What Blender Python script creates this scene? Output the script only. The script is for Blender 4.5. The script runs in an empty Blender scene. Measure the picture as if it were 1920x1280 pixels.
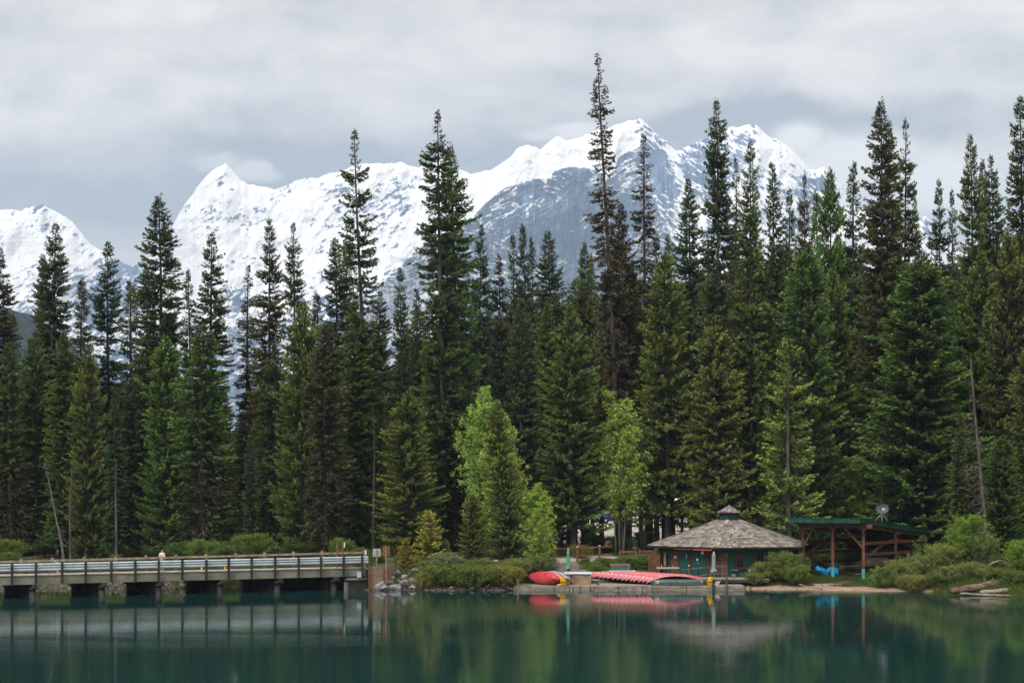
import bpy, math, random
import numpy as np
from math import sin, cos, pi, radians as R
from mathutils import Vector, Matrix

scn = bpy.context.scene
COL = scn.collection
# ---------------------------------------------------------------- camera
CAMH, F = 7.4, 3200.0            # camera height (m) above the lake, focal length in photo pixels
cam_d = bpy.data.cameras.new('camera'); cam = bpy.data.objects.new('camera', cam_d); COL.objects.link(cam)
cam.location = (0, 0, CAMH); cam.rotation_euler = (pi/2, 0, 0)
cam_d.sensor_width = 36; cam_d.lens = 36*F/1920; cam_d.shift_y = 280/1920
cam_d.clip_start = 0.5; cam_d.clip_end = 40000
scn.camera = cam
# ---------------------------------------------------------------- exposure, render settings
scn.view_settings.view_transform = 'Standard'; scn.view_settings.look = 'None'
scn.view_settings.exposure = 0.85; scn.view_settings.gamma = 1.0
cy = scn.cycles
cy.max_bounces = 5; cy.diffuse_bounces = 2; cy.glossy_bounces = 2; cy.transmission_bounces = 2
cy.volume_bounces = 0; cy.transparent_max_bounces = 4
cy.caustics_reflective = False; cy.caustics_refractive = False
cy.use_denoising = True
try: cy.denoising_prefilter = 'ACCURATE'
except Exception: pass
# ---------------------------------------------------------------- node helper
class NT:
    def __init__(s, nt): s.nt = nt; s.N = nt.nodes; s.L = nt.links
    def node(s, t, **kw):
        n = s.N.new(t)
        for k, v in kw.items(): setattr(n, k, v)
        return n
    def put(s, sock, v):
        if v is None: return
        if hasattr(v, 'is_output'): s.L.new(v, sock)
        else: sock.default_value = v
    def m(s, op, a, b=None, c=None, clamp=False):
        n = s.node('ShaderNodeMath', operation=op, use_clamp=clamp)
        s.put(n.inputs[0], a); s.put(n.inputs[1], b); s.put(n.inputs[2], c)
        return n.outputs[0]
    def mix(s, f, a, b, typ='MIX'):
        n = s.node('ShaderNodeMix', data_type='RGBA', blend_type=typ)
        fix = lambda v: (*v, 1) if isinstance(v, tuple) and len(v) == 3 else v
        s.put(n.inputs[0], f); s.put(n.inputs[6], fix(a)); s.put(n.inputs[7], fix(b))
        return n.outputs[2]
    def noise(s, vec, scale, detail=3, rough=.5, dist=0, out=0):
        n = s.node('ShaderNodeTexNoise'); s.put(n.inputs['Vector'], vec)
        n.inputs['Scale'].default_value = scale; n.inputs['Detail'].default_value = detail
        n.inputs['Roughness'].default_value = rough; n.inputs['Distortion'].default_value = dist
        return n.outputs[out]
    def ramp(s, f, a, b, lo=0., hi=1.):
        n = s.node('ShaderNodeMapRange', clamp=True, interpolation_type='SMOOTHSTEP')
        s.put(n.inputs[0], f); n.inputs[1].default_value = a; n.inputs[2].default_value = b
        n.inputs[3].default_value = lo; n.inputs[4].default_value = hi
        return n.outputs[0]
    def scale(s, vec, sc, loc=(0, 0, 0)):
        n = s.node('ShaderNodeMapping'); s.put(n.inputs[0], vec)
        n.inputs['Scale'].default_value = sc; n.inputs['Location'].default_value = loc
        return n.outputs[0]
# ---------------------------------------------------------------- world: thick broken cloud over a clear sky
SUN_EL, SUN_AZ = 48.0, 215.0      # sun behind the camera, a little to its left (compass, +Y = north)
w = bpy.data.worlds.new('World'); scn.world = w; w.use_nodes = True
t = NT(w.node_tree); t.N.clear()
tc = t.node('ShaderNodeTexCoord').outputs['Generated']
sx = t.node('ShaderNodeSeparateXYZ'); t.put(sx.inputs[0], tc); X, Y, Z = sx.outputs
yy = t.m('MAXIMUM', t.m('ABSOLUTE', Y), .15)
u = t.m('DIVIDE', X, yy); v = t.m('DIVIDE', Z, yy)
cv = t.node('ShaderNodeCombineXYZ'); t.put(cv.inputs[0], u); t.put(cv.inputs[1], v); t.put(cv.inputs[2], t.m('MULTIPLY', Y, .4)); uv = cv.outputs[0]
n1 = t.noise(t.scale(uv, (1, 3.2, 1), (1.3, .2, 0)), 4.2, 5, .52, .25)
n2 = t.noise(t.scale(uv, (1, 2.0, 1), (5.3, 2.2, 0)), 15, 6, .6, .35)
n3 = t.noise(t.scale(uv, (1, 1.2, 1), (3.1, 7.2, 0)), 34, 6, .62, .2)
def blob(cx, cyy, rx, ry, wob=.5, pw=1.0):
    dx = t.m('DIVIDE', t.m('SUBTRACT', u, (cx-960)/F), rx/F); dy = t.m('DIVIDE', t.m('SUBTRACT', v, (920-cyy)/F), ry/F)
    d = t.m('SQRT', t.m('ADD', t.m('MULTIPLY', dx, dx), t.m('MULTIPLY', dy, dy)))
    d = t.m('ADD', d, t.m('MULTIPLY', t.m('SUBTRACT', n3, .5), wob*2.4))
    return t.m('MULTIPLY', t.ramp(d, 1.15, .35), pw)
val = t.m('ADD', t.m('MULTIPLY', t.m('SUBTRACT', n1, .5), 2.2), t.m('ADD', t.m('MULTIPLY', t.m('SUBTRACT', n2, .5), 1.5), t.m('MULTIPLY', t.m('SUBTRACT', n3, .5), .55)))
val = t.m('ADD', val, t.ramp(v, .13, .29, .36, .62))
val = t.m('ADD', val, t.m('MULTIPLY', t.ramp(u, -.15, .2), .12))
for b_, s_ in ((blob(250, 330, 560, 130, .15), -.38), (blob(900, 290, 260, 60, .2), -.18), (blob(1640, 225, 420, 62, .2), -.34), (blob(1420, 200, 170, 40, .2), -.2),
               (blob(230, 460, 240, 45, .12), .35), (blob(420, 155, 320, 34, .2), .2), (blob(1300, 110, 420, 34, .25), .2), (blob(1150, 200, 160, 30, .25), .2)):
    val = t.m('ADD', val, t.m('MULTIPLY', b_, s_))
val = t.m('ADD', val, 0, clamp=True)
cl = t.mix(val, (.32, .32, .322), (.69, .635, .575))
puff = t.m('MAXIMUM', blob(1610, 300, 170, 74, .45), t.m('MAXIMUM', blob(1760, 340, 120, 75, .35), t.m('MAXIMUM', blob(1500, 262, 62, 44, .5), blob(1500, 330, 260, 60, .3))))
wisp = t.m('MAXIMUM', blob(470, 322, 62, 26, 1.5, .6), t.m('MAXIMUM', blob(412, 300, 55, 26, 1.6, .5), t.m('MAXIMUM', blob(1085, 245, 75, 22, .6, .8), blob(1010, 255, 50, 14, .6, .5))))
cl = t.mix(t.m('MULTIPLY', puff, .85), cl, (.80, .76, .70))
cl = t.mix(wisp, cl, (.77, .73, .68))
sky = t.node('ShaderNodeTexSky'); sky.sky_type = 'NISHITA'; sky.sun_disc = False
sky.sun_elevation = R(SUN_EL); sky.sun_rotation = R(SUN_AZ)
skyc = t.mix(1.0, sky.outputs[0], (.09, .09, .09), 'MULTIPLY')
gain = t.ramp(Z, .30, .9, 1.0, 2.3)      # cloud is brighter overhead than near the horizon
gc = t.node('ShaderNodeCombineXYZ'); [t.put(gc.inputs[i], gain) for i in range(3)]
cl = t.mix(1.0, cl, gc.outputs[0], 'MULTIPLY')
fin = t.mix(.93, skyc, cl)
bg = t.node('ShaderNodeBackground'); t.put(bg.inputs[0], fin); bg.inputs[1].default_value = 1.0
t.L.new(bg.outputs[0], t.node('ShaderNodeOutputWorld').inputs[0])
# ---------------------------------------------------------------- sun through cloud
sl = bpy.data.lights.new('sun', 'SUN'); sl.energy = 1.45; sl.angle = R(20); sl.color = (1, .96, .9)
so = bpy.data.objects.new('sun', sl); COL.objects.link(so)
az = R(SUN_AZ); sd = Vector((sin(az)*cos(R(SUN_EL)), cos(az)*cos(R(SUN_EL)), sin(R(SUN_EL))))
so.rotation_euler = sd.to_track_quat('Z', 'Y').to_euler(); so.location = (0, 0, 80)

# ---------------------------------------------------------------- basic helpers
def at(px, py, y):
    """the point that the photo shows at (px, py), y metres away"""
    return Vector(((px-960)/F*y, y, CAMH+(920-py)/F*y))
def lin(r, g, b):
    f = lambda c: ((c/255+.055)/1.055)**2.4 if c > 10 else c/255/12.92
    return (f(r), f(g), f(b))
def tag(o, label=None, cat=None, group=None, kind=None):
    if label: o['label'] = label
    if cat: o['category'] = cat
    if group: o['group'] = group
    if kind: o['kind'] = kind
    return o
def empty(name, loc, label=None, cat=None, group=None, rz=0):
    o = bpy.data.objects.new(name, None); COL.objects.link(o); o.location = loc; o.rotation_euler.z = rz
    o.empty_display_size = .1
    return tag(o, label, cat, group)
def child(name, mesh, parent):
    o = bpy.data.objects.new(name, mesh); COL.objects.link(o); o.parent = parent
    return o
def np_mesh(name, V, FQ, mat, smooth=False, attr=None):
    """V (n,3), FQ (m,k) faces of k corners each"""
    me = bpy.data.meshes.new(name)
    V = np.ascontiguousarray(V, np.float32); FQ = np.ascontiguousarray(FQ, np.int32)
    me.vertices.add(len(V)); me.vertices.foreach_set('co', V.ravel())
    k = FQ.shape[1]
    me.loops.add(FQ.size); me.loops.foreach_set('vertex_index', FQ.ravel())
    me.polygons.add(len(FQ)); me.polygons.foreach_set('loop_start', np.arange(0, FQ.size, k, dtype=np.int32))
    try: me.polygons.foreach_set('loop_total', np.full(len(FQ), k, np.int32))
    except Exception: pass
    if smooth: me.polygons.foreach_set('use_smooth', np.ones(len(FQ), bool))
    if attr is not None:
        a = me.attributes.new('mx', 'FLOAT_COLOR', 'POINT')
        a.data.foreach_set('color', np.ascontiguousarray(attr, np.float32).ravel())
    me.update(calc_edges=True); me.validate()
    me.materials.append(mat)
    return me
class MB:
    """collects shapes in world space; build() links them as one mesh object"""
    def __init__(s): s.v = []; s.f = []; s.sm = []
    def add(s, vs, fs, sm=False):
        b = len(s.v); s.v += [tuple(p) for p in vs]; s.f += [tuple(i+b for i in f) for f in fs]; s.sm += [sm]*len(fs); return s
    def box(s, c, size, rz=0, M=None, bev=0):
        hx, hy, hz = size[0]/2, size[1]/2, size[2]/2
        vs = [Vector((x, y, z)) for x in (-hx, hx) for y in (-hy, hy) for z in (-hz, hz)]
        m = (M or Matrix.Identity(4)) @ Matrix.Rotation(rz, 4, 'Z')
        c = Vector(c)
        vs = [m @ p + c for p in vs]
        return s.add(vs, [(0, 1, 3, 2), (4, 6, 7, 5), (0, 4, 5, 1), (2, 3, 7, 6), (0, 2, 6, 4), (1, 5, 7, 3)])
    def beam(s, a, b, w, h, up=(0, 0, 1)):
        a, b = Vector(a), Vector(b); d = (b-a).normalized(); sd_ = d.cross(Vector(up))
        if sd_.length < 1e-4: sd_ = d.cross(Vector((0, 1, 0)))
        sd_.normalize(); u_ = sd_.cross(d)
        vs = [p + sd_*(i*w/2) + u_*(j*h/2) for p in (a, b) for i, j in ((-1, -1), (1, -1), (1, 1), (-1, 1))]
        return s.add(vs, [(0, 1, 2, 3), (7, 6, 5, 4), (0, 4, 5, 1), (1, 5, 6, 2), (2, 6, 7, 3), (3, 7, 4, 0)])
    def tube(s, pts, rad, n=8, cap=True, sm=True):
        pts = [Vector(p) for p in pts]
        if not hasattr(rad, '__len__'): rad = [rad]*len(pts)
        vs = []
        for i, p in enumerate(pts):
            d = (pts[min(i+1, len(pts)-1)] - pts[max(i-1, 0)]).normalized()
            a = d.cross(Vector((0, 0, 1)));
            if a.length < .05: a = d.cross(Vector((0, 1, 0)))
            a.normalize(); b = a.cross(d)
            vs += [p + (a*cos(2*pi*k/n) + b*sin(2*pi*k/n))*rad[i] for k in range(n)]
        fs = [(i*n+k, i*n+(k+1) % n, (i+1)*n+(k+1) % n, (i+1)*n+k) for i in range(len(pts)-1) for k in range(n)]
        if cap: fs += [tuple(range(n-1, -1, -1)), tuple((len(pts)-1)*n+k for k in range(n))]
        return s.add(vs, fs, sm)
    def lathe(s, c, prof, n=16, sm=True):
        c = Vector(c)
        vs = [c + Vector((r*cos(2*pi*k/n), r*sin(2*pi*k/n), z)) for r, z in prof for k in range(n)]
        fs = [(i*n+k, i*n+(k+1) % n, (i+1)*n+(k+1) % n, (i+1)*n+k) for i in range(len(prof)-1) for k in range(n)]
        return s.add(vs, fs, sm)
    def prism(s, poly, z0, z1):
        n = len(poly)
        vs = [(x, y, z0) for x, y in poly] + [(x, y, z1) for x, y in poly]
        return s.add(vs, [(i, (i+1) % n, n+(i+1) % n, n+i) for i in range(n)] + [tuple(range(n-1, -1, -1)), tuple(range(n, 2*n))])
    def build(s, name, mat, parent=None, local=False, bevel=0):
        off = Vector((0, 0, 0)); p = parent
        if not local:
            while p is not None: off += p.location; p = p.parent
        me = bpy.data.meshes.new(name)
        me.from_pydata([tuple(Vector(q)-off) for q in s.v], [], s.f)
        for i, b in enumerate(s.sm): me.polygons[i].use_smooth = b
        me.materials.append(mat); me.update()
        o = bpy.data.objects.new(name, me); COL.objects.link(o)
        if parent is not None: o.parent = parent
        if bevel:
            bm = o.modifiers.new('bevel', 'BEVEL'); bm.width = bevel; bm.segments = 2; bm.limit_method = 'ANGLE'
        return o
def join_copy(root_children, root, loc, rz=0, label=None, group=None, scale=None):
    """copy of a thing with its parts and sub-parts"""
    def cp(o, par):
        c = o.copy(); COL.objects.link(c); c.parent = par
        for k in list(o.children): cp(k, c)
        return c
    c = cp(root, None); c.location = loc; c.rotation_euler.z = rz
    if label: c['label'] = label
    if group: c['group'] = group
    return c

# numpy noise
def _h(ix, iy, seed):
    n = (ix.astype(np.int64)*374761393 + iy.astype(np.int64)*668265263 + seed*974711) & 0x7fffffff
    n = ((n ^ (n >> 13))*1274126177) & 0x7fffffff
    n = ((n ^ (n >> 15))*2246822519) & 0x7fffffff
    return ((n ^ (n >> 16)) & 0xffffff)/float(0xffffff)
def vnoise(x, y, seed=0):
    x = np.asarray(x, float); y = np.asarray(y, float)
    ix, iy = np.floor(x), np.floor(y); fx, fy = x-ix, y-iy
    fx = fx*fx*(3-2*fx); fy = fy*fy*(3-2*fy)
    a, b, c, d = _h(ix, iy, seed), _h(ix+1, iy, seed), _h(ix, iy+1, seed), _h(ix+1, iy+1, seed)
    return (a*(1-fx)+b*fx)*(1-fy)+(c*(1-fx)+d*fx)*fy
def fbm(x, y, octv=4, seed=0, gain=.5, ridged=False):
    s, a, tot = 0, 1., 0.
    for i in range(octv):
        n = vnoise(np.asarray(x)*2**i+i*17.3, np.asarray(y)*2**i+i*9.1, seed+i)
        if ridged: n = 1-abs(2*n-1)
        s = s+a*n; tot += a; a *= gain
    return s/tot
def sstep(a, b, x):
    q = np.clip((np.asarray(x, float)-a)/(b-a), 0, 1); return q*q*(3-2*q)

# ---------------------------------------------------------------- materials
def mat(name, col, rough=.7, spec=.3, var=.25, sc=3., stretch=(1, 1, 1), col2=None, bump=0, metal=0, dirt=0, coat=0, trans=0):
    m = bpy.data.materials.new(name); m.use_nodes = True; q = NT(m.node_tree)
    b = q.N['Principled BSDF']; co = q.node('ShaderNodeTexCoord').outputs['Object']
    vec = q.scale(co, stretch)
    n = q.noise(vec, sc, 5, .6)
    dk = tuple(c*(1-var) for c in col); lt = col2 or tuple(min(1, c*(1+var)) for c in col)
    c = q.mix(q.ramp(n, .32, .68), dk, lt)
    if dirt:
        d = q.noise(q.scale(co, (1, 1, .35)), sc*.6, 4, .7)
        c = q.mix(q.ramp(d, .5, .75, 0, dirt), c, (.045, .04, .033))
    q.put(b.inputs['Base Color'], c)
    b.inputs['Roughness'].default_value = rough; b.inputs['Specular IOR Level'].default_value = spec
    b.inputs['Metallic'].default_value = metal
    if coat: b.inputs['Coat Weight'].default_value = coat
    if bump:
        bn = q.node('ShaderNodeBump'); bn.inputs['Strength'].default_value = bump; bn.inputs['Distance'].default_value = .03
        q.put(bn.inputs['Height'], n); q.put(b.inputs['Normal'], bn.outputs[0])
    return m
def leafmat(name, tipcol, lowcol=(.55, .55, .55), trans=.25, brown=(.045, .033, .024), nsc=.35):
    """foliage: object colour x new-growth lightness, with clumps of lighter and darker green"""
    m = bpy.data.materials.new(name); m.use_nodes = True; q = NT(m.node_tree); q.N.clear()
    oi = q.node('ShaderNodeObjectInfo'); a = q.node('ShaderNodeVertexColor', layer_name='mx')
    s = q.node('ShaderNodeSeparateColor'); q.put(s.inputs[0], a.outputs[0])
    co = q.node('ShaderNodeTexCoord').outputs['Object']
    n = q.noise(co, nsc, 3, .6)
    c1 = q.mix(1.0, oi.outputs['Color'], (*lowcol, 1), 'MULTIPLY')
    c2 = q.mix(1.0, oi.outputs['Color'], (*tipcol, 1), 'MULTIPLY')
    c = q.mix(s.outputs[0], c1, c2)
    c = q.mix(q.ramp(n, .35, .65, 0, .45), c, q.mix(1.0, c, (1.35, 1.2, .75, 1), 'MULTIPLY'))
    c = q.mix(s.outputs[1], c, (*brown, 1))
    d = q.node('ShaderNodeBsdfDiffuse'); q.put(d.inputs[0], c)
    tr = q.node('ShaderNodeBsdfTranslucent'); q.put(tr.inputs[0], q.mix(1.0, c, (1.2, 1.3, .6, 1), 'MULTIPLY'))
    mx = q.node('ShaderNodeMixShader'); mx.inputs[0].default_value = trans
    q.L.new(d.outputs[0], mx.inputs[1]); q.L.new(tr.outputs[0], mx.inputs[2])
    q.L.new(mx.outputs[0], q.node('ShaderNodeOutputMaterial').inputs[0])
    return m
M = {}
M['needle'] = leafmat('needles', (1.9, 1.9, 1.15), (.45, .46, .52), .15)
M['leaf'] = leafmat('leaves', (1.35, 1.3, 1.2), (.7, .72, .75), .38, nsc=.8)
M['bark'] = mat('bark', (.075, .062, .052), .9, .1, .45, 3, (1, 1, .25), bump=.6)
M['bark_pale'] = mat('pale_bark', (.115, .10, .088), .9, .1, .35, 3, (1, 1, .25))
M['bark_red'] = mat('reddish_bark', (.115, .075, .055), .9, .1, .35, 3, (1, 1, .25))
M['aspen_bark'] = mat('aspen_bark', (.17, .175, .14), .8, .2, .3, 4, (1, 1, .4))
M['deadwood'] = mat('dead_twigs', (.15, .13, .115), .9, .1, .3, 2)
M['drift'] = mat('driftwood', (.24, .2, .165), .9, .1, .45, 4, (.3, 1, 1), bump=.5)
M['log'] = mat('log_bark', (.15, .105, .08), .9, .1, .5, 5, (.4, 1, 1), bump=.8)
M['rock'] = mat('boulder_stone', (.235, .23, .23), .85, .2, .45, 2.5, bump=1, dirt=.5)
M['stone_small'] = mat('bank_stones', (.13, .105, .09), .9, .2, .5, 1.2)
M['conc'] = mat('mossy_concrete', (.20, .21, .155), .9, .1, .22, .8, (1, 1, 2), dirt=.35)
M['conc_lt'] = mat('pale_concrete', (.34, .32, .28), .9, .1, .2, 1.5, dirt=.2)
M['steel'] = mat('galvanised_steel', (.40, .46, .49), .45, .5, .12, 1, metal=.25)
M['steel_dk'] = mat('brown_steel', (.042, .034, .036), .6, .4, .3, 2)
M['rust'] = mat('rusty_steel', (.17, .065, .04), .85, .2, .35, 3)
M['timber'] = mat('weathered_rail', (.25, .205, .15), .85, .1, .3, 3, (1, 1, .6))
M['timber_dk'] = mat('dark_pile', (.055, .05, .045), .9, .1, .4, 2, (1, 1, .4))
M['timber_wall'] = mat('retaining_plank', (.22, .165, .11), .85, .1, .3, 2, (.3, .3, 3), bump=.5)
M['redbrown'] = mat('red_brown_timber', (.15, .068, .042), .75, .2, .3, 3, (1, 1, 1))
M['fence'] = mat('fence_timber', (.185, .085, .045), .8, .2, .3, 3)
M['green_dk'] = mat('dark_green_boards', (.014, .075, .062), .75, .25, .4, 5, (6, 6, .4))
M['green_fascia'] = mat('green_fascia', (.012, .06, .045), .7, .25, .4, 2, (1, 1, 1))
M['brown_dk'] = mat('dark_stained_timber', (.06, .04, .032), .8, .2, .35, 4, (5, 5, .3))
M['black'] = mat('dark_glass', (.012, .013, .015), .15, .5, .2, 2)
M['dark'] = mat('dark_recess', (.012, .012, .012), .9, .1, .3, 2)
M['white'] = mat('white_paint', (.72, .73, .74), .4, .4, .06, 2)
M['whitem'] = mat('white_metal_sheet', (.66, .70, .74), .45, .4, .1, 2)
M['ply'] = mat('plywood', (.30, .215, .14), .8, .2, .3, 1.6, (1, 1, 1.5), dirt=.4)
M['dock'] = mat('dock_timber', (.27, .235, .19), .85, .15, .35, 2.5, (.5, 2, 2), dirt=.5)
M['red'] = mat('canoe_red', (.46, .035, .05), .45, .4, .14, 2.2, col2=(.56, .065, .08))
M['red_faded'] = mat('canoe_faded_red', (.48, .10, .12), .5, .4, .2, 2.6, col2=(.60, .20, .22))
M['canoe_green'] = mat('canoe_green', (.028, .062, .052), .4, .5, .2, 2, col2=(.05, .09, .08))
M['canoe_bright'] = mat('canoe_bright_green', (.012, .17, .085), .45, .4, .2, 1)
M['canoe_grey'] = mat('canoe_grey', (.3, .32, .34), .5, .4, .1, 1)
M['yellow'] = mat('yellow_plastic', (.82, .47, .012), .4, .4, .08, 3)
M['orange'] = mat('orange_paint', (.75, .12, .02), .6, .3, .1, 3)
M['teal'] = mat('teal_chest', (.025, .14, .14), .6, .3, .2, 3)
M['turq'] = mat('turquoise_paint', (.08, .36, .37), .7, .2, .15, 4)
M['umb1'] = mat('umbrella_green', (.11, .33, .19), .8, .1, .2, 4, (3, 3, .5))
M['umb2'] = mat('umbrella_pale_green', (.24, .34, .27), .8, .1, .2, 4, (3, 3, .5))
M['tarp'] = mat('blue_tarp', (.01, .25, .52), .5, .4, .35, 3)
M['dish'] = mat('satellite_grey', (.10, .115, .135), .5, .4, .1, 2)
M['sign'] = mat('sign_back', (.34, .36, .36), .5, .4, .08, 3)
M['tire'] = mat('tyre_rubber', (.02, .02, .02), .85, .2, .2, 3)
M['bluep'] = mat('dark_blue_paint', (.025, .03, .19), .35, .5, .1, 2)
M['silver'] = mat('silver_paint', (.52, .55, .60), .35, .5, .08, 2)
M['skin'] = mat('skin', (.42, .24, .16), .6, .3, .08, 3)
M['hair'] = mat('dark_hair', (.02, .014, .011), .7, .3, .3, 8)
M['hoodie'] = mat('black_hoodie', (.016, .018, .028), .9, .1, .25, 6)
M['jeans'] = mat('light_jeans', (.20, .36, .44), .9, .1, .2, 6)
M['shawl'] = mat('patterned_top', (.62, .44, .46), .9, .1, .35, 9, col2=(.75, .68, .72))
M['trouser'] = mat('grey_trousers', (.20, .19, .19), .9, .1, .2, 5)
M['shoe'] = mat('pale_shoe', (.5, .48, .45), .8, .2, .1, 5)
M['lilac'] = mat('blue_striped_cloth', (.25, .3, .42), .9, .1, .4, 9, (.6, 2, 2), col2=(.6, .63, .68))
# ================================================================ SETTING
SH = [(-2500, 118), (-900, 122), (-300, 127), (0, 130), (330, 129.4), (440, 131), (560, 131), (640, 131), (680, 128), (700, 127.5), (960, 127.4), (985, 130), (1392, 130.5),
      (1406, 128.4), (1500, 127.9), (1600, 126.4), (1700, 126), (1780, 123.8), (1850, 121), (1920, 119.0), (2200, 112), (3000, 90), (5000, 60)]
SHX = np.array([(p-960)/F*y for p, y in SH]); SHY = np.array([y for p, y in SH])
def shore(x): return np.interp(x, SHX, SHY) + (vnoise(np.asarray(x)*.7, np.asarray(x)*0+3, 5)-.5)*.5*(np.abs(np.asarray(x)) < 200)
PX = lambda x, y: np.asarray(x)/np.maximum(np.asarray(y), 1)*F+960
def ground(x, y):
    x = np.asarray(x, float); y = np.asarray(y, float)
    d = y-shore(x); px = PX(x, y)
    h = np.interp(d, [-400, -30, -6, 0, 1.0, 3, 8, 14, 60, 85, 140, 400, 3000, 12000], [-4, -3.6, -1.5, 0, .42, .8, 1.5, 1.75, 2.75, 3.35, 3.9, 6, 14, 30])
    # gentle beach and lawn in front of and beside the shed
    b = np.interp(d, [-400, -30, -6, 0, 1.5, 4, 8, 14, 60, 85, 140, 400, 3000, 12000], [-4, -3.0, -1.0, 0, .16, .40, .7, 1.1, 2.75, 3.35, 3.9, 6, 14, 30])
    k = sstep(1392, 1410, px)*(1-sstep(1690, 1740, px))
    h = h*(1-k)+b*k
    # flattened ground below the boathouse, raised ground at the bridge head
    r = np.hypot(x-17.2, y-138.5); h = np.where(d > 0, h*(sstep(6, 9, r))+np.minimum(h, .55)*(1-sstep(6, 9, r)), h)
    k2 = sstep(672, 690, px)*(1-sstep(800, 860, px))*sstep(.6, 2.2, d)*(1-sstep(12, 20, d))
    h = h+k2*.5
    h = h+(vnoise(x*.45, y*.45, 7)-.5)*.22*sstep(.5, 4, d)*(1-sstep(200, 400, d))+(fbm(x*.012, y*.012, 3, 9)-.5)*2.2*sstep(60, 220, d)
    return h
gx = np.unique(np.concatenate([np.linspace(-6000, -400, 16), np.linspace(-400, -75, 30), np.arange(-75, 75, .5), np.linspace(75, 400, 30), np.linspace(400, 6000, 16)]))
gy = np.unique(np.concatenate([np.linspace(-900, 60, 14), np.arange(60, 112, 4), np.arange(112, 150, .4), np.arange(150, 260, 2), np.geomspace(260, 9000, 26)]))
GX, GY = np.meshgrid(gx, gy); GZ = ground(GX, GY)
V = np.stack([GX.ravel(), GY.ravel(), GZ.ravel()], 1)
nx, ny = len(gx), len(gy)
ii = (np.arange(ny-1)[:, None]*nx+np.arange(nx-1)[None, :]).ravel()
FQ = np.stack([ii, ii+1, ii+nx+1, ii+nx], 1)
def ground_mat():
    m = bpy.data.materials.new('ground_soil'); m.use_nodes = True; q = NT(m.node_tree); b = q.N['Principled BSDF']
    co = q.node('ShaderNodeTexCoord').outputs['Object']
    a = q.ramp(q.noise(co, .35, 5, .6), .4, .62); c = q.ramp(q.noise(co, 2.3, 5, .7), .3, .7)
    soil = q.mix(c, (.060, .045, .032), (.14, .115, .09)); grs = q.mix(c, (.03, .05, .014), (.075, .10, .028))
    q.put(b.inputs['Base Color'], q.mix(a, soil, grs)); b.inputs['Roughness'].default_value = .95; b.inputs['Specular IOR Level'].default_value = .1
    bn = q.node('ShaderNodeBump'); bn.inputs['Distance'].default_value = .08; q.put(bn.inputs['Height'], q.noise(co, 5, 5, .7)); q.put(b.inputs['Normal'], bn.outputs[0])
    return m
M['ground'] = ground_mat()
o = bpy.data.objects.new('ground', np_mesh('ground', V, FQ, M['ground'], True)); COL.objects.link(o); tag(o, kind='structure')

def sheet(name, pts, m, lift, step=.35, res=40):
    """a strip laid on the ground; pts = (px, y_near, y_far) samples across the picture"""
    p = np.array(pts, float); xs = []; V = []; n = 9
    cols = np.linspace(0, len(p)-1, res)
    for c in cols:
        px = np.interp(c, np.arange(len(p)), p[:, 0]); y0 = np.interp(c, np.arange(len(p)), p[:, 1]); y1 = np.interp(c, np.arange(len(p)), p[:, 2])
        for k in range(n):
            y = y0+(y1-y0)*k/(n-1); x = (px-960)/F*y; V.append((x, y, float(ground(x, y))+lift))
    F_ = [(i*n+k, (i+1)*n+k, (i+1)*n+k+1, i*n+k+1) for i in range(res-1) for k in range(n-1)]
    o = bpy.data.objects.new(name, np_mesh(name, np.array(V), np.array(F_), m, True)); COL.objects.link(o); return tag(o, kind='structure')
M['sand'] = mat('beach_sand', (.30, .215, .155), .95, .1, .28, 2.5, bump=.5, dirt=.25)
M['path'] = mat('concrete_path', (.42, .39, .36), .95, .1, .12, 1.2)
M['gravel'] = mat('parking_gravel', (.42, .38, .34), .95, .1, .2, 1.5, bump=.4)
M['scree'] = mat('grey_scree', (.19, .165, .14), .95, .1, .35, 3, bump=.8)
sheet('beach', [(1385, 127.6, 130.4), (1450, 127.4, 130.4), (1500, 127, 130.6), (1600, 125.8, 129.2), (1680, 125.4, 128), (1760, 124.2, 125.4)], M['sand'], .035)
sheet('footpath', [(780, 138.5, 141), (900, 138.5, 141), (990, 138.3, 142), (1035, 138.0, 143.5), (1110, 139.2, 147), (1160, 143, 152), (1235, 150, 166)], M['path'], .07)
sheet('scree_slope', [(1005, 131.5, 138.4), (1050, 131.2, 138.3), (1110, 131.2, 139), (1150, 131.2, 139.5)], M['scree'], .05)
sheet('parking_lot', [(730, 190, 262), (900, 186, 262), (1060, 180, 262), (1150, 172, 262), (1300, 170, 262), (1420, 180, 262)], M['gravel'], .12, res=60)
sheet('access_road', [(1040, 166, 186), (1100, 160, 182), (1150, 157, 180), (1210, 153, 178), (1270, 153, 178), (1320, 156, 178)], M['gravel'], .09)
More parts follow.
